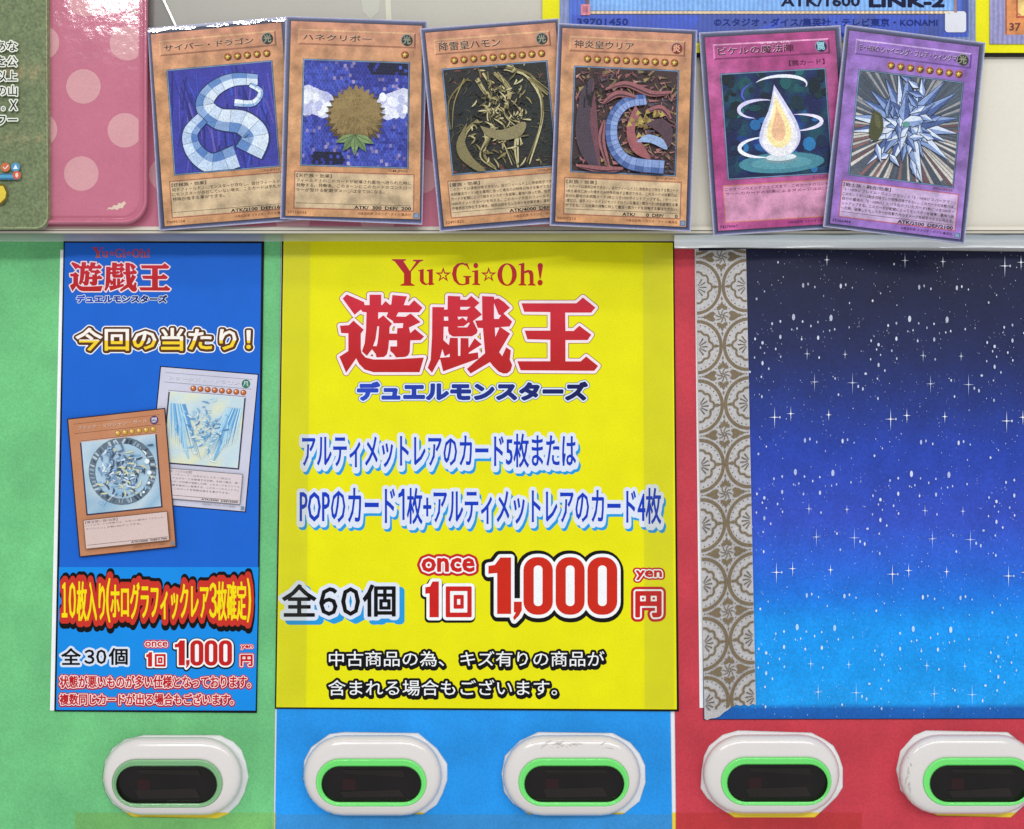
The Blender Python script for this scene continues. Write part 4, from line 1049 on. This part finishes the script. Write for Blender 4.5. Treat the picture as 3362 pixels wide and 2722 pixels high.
# ------------------------------------------------------------------ pictured cards on the blue poster
def pictured(quad, base, rim, art, name, attr, nst, starc, typ, lines, a, b, seed, av, label, d):
    rnd = random.Random(seed); f = bil(quad); pr = Print(d, f)
    pr.poly(rect(-.012, -.008, 1.012, 1.008), mix(rim, (10, 20, 60), .6)); pr.grid(0, 0, 1, 1, 6, 8, lambda u, v: mix(base, WH, .08*rnd.random()))
    pr.poly(rect(.05, .035, .95, .036+.003), mix(base, BK, .3)); pr.poly(rect(.05, .105, .95, .109), mix(base, BK, .35))
    pr.text(name, (.09, .058, .82, .088), mix(base, BK, .35), .2); pr.text(name, (.087, .055, .817, .085), mix(base, WH, .5), .2)
    pr.poly(ell(.888, .072, .045, .032, 18), attr[1]); pr.text(attr[0], (.862, .054, .914, .09), (220, 226, 232), .3)
    for i in range(nst):
        x = .87-.074*i; pr.poly(ell(x, .137, .031, .021, 14), mix(starc, BK, .3)); pr.poly(ell(x-.003, .135, .022, .015, 12), starc); pr.poly(ell(x-.008, .131, .008, .006, 8), (255, 236, 200))
    pr.poly(rect(.10, av[0]-.01, .90, av[1]+.01), (58, 54, 84)); pr.poly(rect(.10, av[0]-.007, .90, av[0]), mix(base, WH, .4))
    art(pr, Area(.115, av[0], .885, av[1]), rnd)
    y0 = av[1]+.04
    pr.poly(rect(.06, y0, .945, .955), mix(base, BK, .45)); pr.poly(rect(.067, y0+.005, .938, .95), mix((224, 206, 206), base, .15))
    pr.text(typ, (.08, y0+.01, .42, y0+.03), (70, 60, 66), 0); y = y0+.036
    for L in lines: pr.text(L, (.08, y, .08+min(.84, .84*len(L)/26), y+.015), (90, 80, 88), 0); y += .026
    pr.poly(rect(.08, .925, .93, .928), (90, 76, 76)); pr.text(a, (.54, .931, .72, .945), (40, 34, 40), .2); pr.text(b, (.745, .931, .92, .945), (40, 34, 40), .2)
    pr.text(CR, (.55, .966, .90, .978), mix(base, BK, .45), 0); pr.poly(rect(.955, .965, .99, .99), (120, 140, 160))
    return pr.build('pictured_card', M['paper'], bp, label)
pictured([(529, 1205), (846, 1231), (804, 1679), (486, 1652)], (206, 204, 222), (30, 30, 60), art_feather, 'スターダスト・ドラゴン', ('風', (50, 120, 96)), 8, (206, 110, 60), '【ドラゴン族・シンクロ/効果】',
         ['チューナー+チューナー以外のモンスター1体以上', '「フィールド上のカードを破壊する効果」を持つ魔法・罠・', '効果モンスターの効果が発動した時、このカードをリリース', 'してその発動を無効にし破壊する。このターンのエンドフェ', 'イズ時に、このカードを特殊召喚する事ができる。'], 'ATK/2500', 'DEF/2000', 21, (.175, .69), 'pale grey pictured card with light blue feather picture', B)
pictured([(224, 1378), (539, 1343), (576, 1793), (264, 1826)], (196, 130, 92), (90, 56, 40), art_wheel, 'ブラック・マジシャン・ガール', ('闇', (92, 62, 110)), 6, (222, 170, 70), '【魔法使い族/効果】',
         ['(1):このカードの攻撃力は、お互いの墓地の「ブラック・', 'マジシャン」の数×300アップする。'], 'ATK/2000', 'DEF/1700', 22, (.175, .70), 'orange pictured card with pale blue wheel picture', B+.0012)

# ------------------------------------------------------------------ starry poster
sp = thing('starry_poster', 2850, 2360, .0008, 'deep blue poster with small white stars fading to sky blue at its foot', 'poster')
slab('white_backing', [[(2281, 818), (2300, 818), (2316, 2324), (2297, 2324)]], .0007, .0009, WHITE, M['paper'], sp)
def skyc(x, y):
    st = [(815, (26, 30, 60)), (1000, (28, 33, 70)), (1150, (30, 40, 90)), (1300, (32, 52, 128)), (1480, (36, 66, 172)), (1700, (50, 78, 192)), (1850, (40, 100, 216)), (1960, (20, 118, 224)), (2040, (8, 148, 240)), (2200, (6, 156, 244)), (2318, (20, 158, 240)), (2326, (14, 98, 184)), (2362, (12, 92, 176))]
    for (a, ca), (b, cb) in zip(st, st[1:]):
        if y <= b: return mix(ca, cb, max(0, (y-a)/(b-a)))
    return st[-1][1]
spq = bil([(2296, 816), (3520, 830), (3520, 2358), (2311, 2361)])
slab('backing', [[(2294, 814), (3521, 828), (3521, 2360), (2310, 2363)]], .0009, .0011, (16, 18, 34), M['paper'], sp)
pr = Print(.00112, spq)
ys = [0]+[j/60 for j in range(1, 59)]+[.9785, .983, 1.0]
V = []; F = []
for j, v in enumerate(ys):
    for i in range(9): V.append((i/8, v))
for j in range(len(ys)-1):
    for i in range(8): F.append([j*9+i, j*9+i+1, (j+1)*9+i+1, (j+1)*9+i])
pr.raw(V, F, lambda u, v: skyc(0, 816+v*1545))
pr.build('poster_sheet', M['starry'], sp)
# stars: a tile that repeats as on the print
rnd = random.Random(11)
TW, TH = 381.0, 509.0
def c2(x, y): return (2200+x*.542-2460, 740+y*.542-817)      # tile coordinates from the zoomed view
big = []; cross = []
for x, y, r in ((622, 218, 26), (720, 196, 18), (950, 203, 14)): cross.append((*c2(x, y), r, 1))
for x, y, r in ((830, 772, 15), (1060, 776, 12), (875, 943, 22), (1105, 948, 26)): cross.append((*c2(x, y), r, .75))
for x, y, w_, h_ in ((748, 550, 6, 12), (975, 555, 6, 12), (806, 358, 4.2, 9), (836, 350, 3, 5.5), (1034, 362, 4.2, 9), (1064, 354, 3, 5.5), (668, 670, 4.2, 8), (897, 675, 4.2, 8), (560, 706, 4.6, 6.5), (515, 682, 3.2, 5.5),
                     (797, 683, 3.2, 5.5), (560, 829, 4, 8), (524, 440, 3.6, 5), (618, 590, 3.3, 5.5), (668, 576, 3.5, 5), (896, 580, 3, 4.5), (803, 577, 3, 4.5), (737, 625, 2.6, 4), (769, 619, 2.8, 4.6), (967, 632, 2.6, 4), (997, 624, 2.8, 4.6),
                     (640, 743, 3, 5), (670, 790, 3, 5), (903, 795, 3, 5), (512, 795, 2.5, 4.5), (598, 863, 3, 5), (553, 912, 3, 4.5), (556, 1032, 3.2, 6), (1000, 922, 3, 5), (1020, 1020, 3, 5), (1140, 970, 3.4, 6), (1168, 985, 3.4, 7),
                     (1185, 893, 5, 4.5), (877, 368, 2.6, 5), (1104, 372, 2.4, 4), (572, 395, 2.4, 4), (548, 735, 2.6, 4.6), (572, 768, 2.4, 4), (654, 218, 3, 4.6), (930, 422, 2.2, 3.8), (1087, 465, 2.2, 4), (853, 604, 2.6, 5), (1085, 612, 2.4, 5)):
    big.append((*c2(x, y), w_, h_))
for k in range(150):
    x, y = rnd.uniform(0, TW), rnd.uniform(0, TH); r = rnd.choice([.7, .8, .9, 1.1, 1.3, 1.6]); big.append((x, y, r, r*1.6))
for k in range(6):       # little clusters
    cx, cy = rnd.uniform(0, TW), rnd.uniform(0, TH)
    for q in range(7): big.append((cx+rnd.uniform(-18, 18), cy+rnd.uniform(-16, 16), .8, 1.3))
loops = []; cols = []
def inside(x, y, m): return 2454 < x-m and x+m < 3500 and 820 < y-m and y+m < 2357
for ti in range(-1, 4):
    for tj in range(-1, 4):
        for x, y, a, b in big:
            X, Y = 2460+x+ti*TW+tj*6, 820+y+tj*TH+ti*6
            if not inside(X, Y, b): continue
            br = rnd.uniform(.4, .95) if a < 2.4 else rnd.uniform(.7, .95); bc = skyc(0, Y)
            if tj == 2 and rnd.random() < .1: br = .2
            loops.append(ell(X, Y, a*.85, b*.88, 8 if a < 2.5 else 12)); cols.append(mix(bc, (232, 238, 252), br))
pr = Print(.0012); pr.STEP = 0
for L, c in zip(loops, cols): pr.STEP = 4e-7; pr.poly(L, c)
sto = pr.build('star_print', M['ink'], sp); sto['kind'] = 'stuff'
pr = Print(.0017); pr.STEP = 1e-6
for ti in range(-1, 4):
    for tj in range(-1, 4):
        for x, y, r, br in cross:
            X, Y = 2460+x+ti*TW+tj*6, 820+y+tj*TH+ti*6
            if not inside(X, Y, r*1.9): continue
            bc = skyc(0, Y)
            pr.poly([(X-1.2, Y), (X, Y-r*1.35), (X+1.2, Y), (X, Y+r*1.5)], mix(bc, (236, 242, 255), br))
            pr.poly([(X, Y-1.4), (X+r*.75, Y), (X, Y+1.4), (X-r*.75, Y)], mix(bc, (236, 242, 255), br))
            pr.poly(ell(X, Y, 2.8, 3.6, 8), mix(bc, (250, 252, 255), br))
pr.build('sparkle_print', M['ink'], sp)['kind'] = 'stuff'

# ------------------------------------------------------------------ lace tape
lt = thing('lace_tape', 2400, 2360, .0018, 'strip of gold and white lace pattern tape down the left edge of the starry poster', 'tape')
tq = bil([(2284, 824), (2449, 818), (2482, 2336), (2313, 2362)])
H_ = 1530/194.0     # pattern repeats down the strip
def tp(u, v): return tq(u, v/H_)
loop = [tp(0, 0), tp(1, 0)]+[tp(1, H_*i/20) for i in range(1, 20)]
jag = [(1, 7.885), (.93, 7.86), (.86, 7.89), (.78, 7.845), (.70, 7.86), (.62, 7.83), (.52, 7.86), (.46, 7.90), (.38, 7.93), (.30, 7.985), (.22, 8.005), (.12, 8.0), (.05, 8.02), (.0, 7.99)]
loop += [tp(min(1, u), v*H_/8.0*1.0) for u, v in jag]
loop += [tp(0, H_*i/20) for i in range(19, 0, -1)]
slab('tape_base', [loop], .0018, .00192, (192, 188, 188), M['lace'], lt)
BR = (120, 102, 74)
pr = Print(.00194, tp); pr.STEP = 1.2e-6
asp = 165/194.0      # v units are 194 px, u units 165 px
def uv(x, y, cv): return (x, cv+y*asp)
def cut(L): return clip_rect(L, 0.004, 0.004, .996, H_-.14)
for n in range(-1, 9):
    cv = n+.62             # level where the arcs touch
    for ex in (0, 1):
        sg = 1 if ex == 0 else -1
        for r, wd in ((.468, .062),):
            pts = [(ex+sg*r*math.cos(a), r*math.sin(a)*1.08) for a in [(-math.pi/2)+math.pi*i/20 for i in range(21)]]
            L = cut([uv(x, y, cv) for x, y in stroke(pts, wd)])
            if len(L) > 2: pr.poly(L, BR)
        # scalloped palmette
        pal = [(.0, -.31), (.08, -.30), (.13, -.24), (.20, -.23), (.235, -.16), (.23, -.10), (.29, -.06), (.31, 0), (.29, .06), (.23, .10), (.235, .16), (.20, .23), (.13, .24), (.08, .30), (0, .31)]
        L = cut([uv(ex+sg*x, y, cv) for x, y in stroke(spline(pal, 3), .04)])
        if len(L) > 2: pr.poly(L, BR)
        for a in (-.95, -.5, 0, .5, .95):
            L = cut([uv(ex+sg*x, y, cv) for x, y in stroke([(.05*math.cos(a), .05*math.sin(a)), (.2*math.cos(a), .2*math.sin(a))], lambda t: .012+.016*t)])
            if len(L) > 2: pr.poly(L, mix(BR, BK, .2))
        L = cut([uv(ex+sg*x, y, cv) for x, y in ((.30, 0), (.36, -.035), (.46, 0), (.36, .035))])
        if len(L) > 2: pr.poly(L, BR)
        for i in range(13):    # dots inside the arcs
            a = -1.4+2.8*i/12
            L = cut([uv(ex+sg*(.40*math.cos(a))+x, .40*math.sin(a)*1.08+y, cv) for x, y in ell(0, 0, .013, .013, 6)])
            if len(L) > 2: pr.poly(L, mix(BR, BK, .15))
        for i in range(15):
            a = -1.5+3.0*i/14
            L = cut([uv(ex+sg*(.545*math.cos(a))+x, .545*math.sin(a)*1.08+y, cv) for x, y in ell(0, 0, .013, .013, 6)])
            if len(L) > 2: pr.poly(L, mix(BR, BK, .15))
    fv = n+.12             # flower level
    heart = [(0, .30), (.035, .23), (.105, .18), (.10, .125), (.04, .13), (0, .165), (-.04, .13), (-.10, .125), (-.105, .18), (-.035, .23)]
    side = [(.13, -.06), (.17, -.10), (.24, -.085), (.34, -.02), (.45, 0), (.34, .02), (.24, .085), (.17, .10), (.13, .06), (.175, 0)]
    for sg in (-1, 1):
        L = cut([uv(.5+x, sg*y, fv) for x, y in heart])
        if len(L) > 2: pr.poly(L, BR)
        L = cut([uv(.5+sg*x, y, fv) for x, y in side])
        if len(L) > 2: pr.poly(L, BR)
        L = cut([uv(.5+x, sg*y, fv) for x, y in ((-.018, .34), (0, .31), (.018, .34), (0, .40))])
        if len(L) > 2: pr.poly(L, BR)
    for k in range(8):
        a = k*math.pi/4+.2
        L = cut([uv(.5+x, y, fv) for x, y in stroke([(.02*math.cos(a), .02*math.sin(a)), (.07*math.cos(a-.3), .07*math.sin(a-.3)), (.13*math.cos(a), .13*math.sin(a))], .018)])
        if len(L) > 2: pr.poly(L, mix(BR, BK, .1))
pr.build('lace_pattern', M['lace'], lt)

# ------------------------------------------------------------------ clear tape over poster edges
def tape(quad, d, label, name='clear_tape'):
    t = slab(name, [quad], d, d+.00008, WHITE, M['clear'])
    return tagit(t, label, 'tape')
tape([(931, 793), (1019, 793), (1004, 2321), (908, 2321)], .0024, 'clear tape strip down the left side of the yellow poster')
tape([(2111, 800), (2206, 801), (2213, 2327), (2117, 2326)], .0024, 'clear tape strip down the right side of the yellow poster')

# ------------------------------------------------------------------ big prints at the top right
yb = thing('yellow_backing_board', 2600, 175, HD, 'yellow sheet with a painted shadow strip below it behind the big blue card print', 'sheet')
slab('yellow_sheet', [[(1781, -160), (3520, -160), (3520, 173), (1781, 173)]], HD-.003, HD-.0010, (240, 232, 20), M['paper'], yb)
slab('shadow_gap_strip', [rect(1781, 173.5, 3520, 182)], HD-.004, HD-.0016, (14, 14, 14), M['paper'], yb)  # black strip put in as the shadow gap under the sheet
bc = thing('blue_card_print', 2520, 137, HD, 'oversized blue card print with light blue text box and white corner square', 'poster')
slab('print_sheet', [[(1838, -160), (3203, -160), (3203, 137), (1838, 137)]], HD-.0010, HD-.0004, (120, 134, 182), M['ribbed'], bc)
pr = Print(HD-.00038)
pr.poly(rect(1868, -160, 3180, 122), (48, 92, 196)); pr.poly([(1876, 48), (3060, 48), (3172, 60), (3172, 120), (1876, 120)], (30, 72, 190)); 
rnd = random.Random(8)
for k in range(9):
    x = 2250+rnd.uniform(0, 800); pr.poly([(x, 50), (x+rnd.uniform(60, 160), 50), (x+rnd.uniform(0, 60), 118), (x-40, 118)], mix((30, 72, 190), (38, 60, 130), .5))
pr.poly([(3160, -160), (3180, -160), (3180, 110), (3160, 40)], (30, 60, 150))
pr.build('blue_field', M['ribbed'], bc)
pr = Print(HD-.00030)
pr.poly(rect(1935, -160, 3133, 36), (116, 168, 232))
pr.poly(rect(1922, 35, 3140, 48), (50, 42, 60)); pr.poly(rect(1926, 36.5, 3136, 45.5), (206, 178, 150))
for i in range(80):
    x = 1930+i*15; pr.poly([(x, 38), (x+7, 38), (x+5, 44), (x-2, 44)], (236, 214, 180))
pr.poly(rect(1922, -160, 1935, 40), (110, 70, 90)); pr.poly(rect(3133, -160, 3142, 40), (150, 110, 110))
pr.poly(rect(1907, 14, 1937, 50), (214, 128, 142)); pr.poly(rect(1914, 20, 1930, 42), (176, 88, 110))
pr.build('text_frame', M['ribbed'], bc)
pr = Print(HD-.0002)
pr.text('ATK/1600', (2566, -12, 2822, 20), (16, 22, 56), 1.6); pr.text('LINK-2', (2856, -10, 3098, 21), (16, 22, 56), 3.4)
pr.text('39701450', (1895, 61, 2062, 82), (34, 52, 130), .6); pr.text('©スタジオ・ダイス/集英社・テレビ東京・KONAMI', (2345, 60, 3078, 86), (28, 46, 124), .5)
pr.build('lettering', M['ink'], bc)
slab('corner_square', [rrect(3103, 37, 3172, 106, 10, 4)], HD-.0003, HD-.0001, (226, 226, 234), M['paper'], bc)
oc = thing('orange_card_print', 3400, 144, HD, 'corner of an oversized orange card print cut off at the top right', 'poster')
slab('print_sheet', [rect(3250, -160, 3520, 144)], HD-.0010, HD-.0004, (142, 138, 186), M['ribbed'], oc)
pr = Print(HD-.00038); pr.poly(rect(3300, -160, 3520, 114), (222, 142, 82)); pr.poly(rect(3336, -160, 3520, 60), (190, 92, 60)); pr.poly(rect(3342, -160, 3520, 52), (232, 196, 120)); pr.poly(rect(3300, -160, 3306, 114), (170, 96, 60))
pr.text('37', (3315, 76, 3350, 100), (110, 56, 40), 1.2); pr.text('©', (3336, 44, 3352, 58), (180, 80, 60), .5)
pr.build('card_corner', M['card'], oc)

# ------------------------------------------------------------------ grass poster, far left
gp = thing('grass_poster', 60, 750, HD+.004, 'grass green cardboard poster with rounded corner and black white-edged writing at the top left', 'poster')
gl = [(-200, -160), (153, -160), (157, 705)]+[(117+40*math.cos(t), 708+42*math.sin(t)) for t in [i*math.pi/16 for i in range(1, 9)]]+[(-200, 751)]
rnd = random.Random(3)
slab('poster_board', [gl], HD+.0012, HD+.0048, (150, 158, 118), M['grass'], gp)
gi = [(-198, -160), (150, -160), (154, 703)]+[(115+38*math.cos(t), 706+40*math.sin(t)) for t in [i*math.pi/16 for i in range(1, 9)]]+[(-198, 747)]
pr = Print(HD+.00482)
def grassc(x, y):
    t = math.exp(-((y-238)/26)**2)*.8+math.exp(-((y-455)/14)**2)*.6
    return mix((112, 124, 88), (168, 148, 110), t*(.5+.5*math.sin(x*.13+y*.05)))
V = []; F = []
for j in range(76):
    for i in range(17): V.append((-190+i*21.2, -160+j*11.5))
for j in range(75):
    for i in range(16): F.append([j*17+i, j*17+i+1, (j+1)*17+i+1, (j+1)*17+i])
pr.poly(gi, (112, 124, 88)); pr.raw([v for v in V], [f for f in F if max(V[q][1] for q in f) < 700], grassc)
for k in range(0):
    x, y = rnd.uniform(-20, 150), rnd.uniform(-20, 700); r = rnd.uniform(4, 16)
    tan = math.exp(-((y-240)/40)**2)+math.exp(-((y-455)/22)**2)
    L = clip_rect(ell(x, y, r*1.4, r*.8, 8, rnd.random()), -100, -100, 150, 745)
    if len(L) > 2: pr.poly(L, mix(mix((84, 110, 70), (120, 132, 84), rnd.random()), (164, 140, 100), min(1, tan*rnd.uniform(.3, .9))))
pr.build('grass_picture', M['grass'], gp)
GB = HD+.0062
for s, y, x0 in (('あな', 152, -14), ('を公', 202, -10), ('以上', 250, -10), ('の山', 298, -10), ('。', 350, 6), ('X', 346, 32), ('ワー', 394, -10)):
    a, b = y-17, y+16
    if s == '。': a, b = y+2, y+12
    if s == 'X': b = y+15
    if s == 'ワー': a, b = y-13, y+15
    pr = Print(GB); pr.text(s, (x0, a, 15 if s == '。' else 56, b), (26, 26, 22), .5, ((4, 4, 0, 0, (232, 234, 220)),)); pr.build('lettering', M['ink'], gp)
pr = Print(GB)
pr.poly(rect(-60, 570, 66, 590), (60, 112, 150)); pr.poly(rect(-60, 574, 60, 584), (90, 160, 196))
pr.poly(ell(18, 549, 15, 15, 16), (206, 112, 74)); pr.poly(stroke([(10, 548), (16, 555), (27, 543)], 3.2), (240, 232, 220))
pr.poly(ell(51, 549, 15, 15, 16), (86, 150, 190)); pr.poly([(51, 540), (59, 555), (43, 555)], (236, 240, 240))
pr.poly(ell(55, 575, 14, 14, 16), (206, 100, 74)); pr.poly(ell(55, 575, 5, 8, 10), (240, 214, 196))
pr.build('icon_print', M['ink'], gp)
pr = Print(GB)
pr.poly([(-60, 606), (14, 604), (25, 630), (22, 655), (6, 672), (-60, 672)], (110, 90, 30)); pr.poly([(-60, 612), (10, 610), (20, 632), (17, 650), (2, 665), (-60, 665)], (222, 196, 70))
pr.build('badge_print', M['ink'], gp)
print('script done', sum(len(o.data.polygons) for o in sc.objects if o.type == 'MESH'))
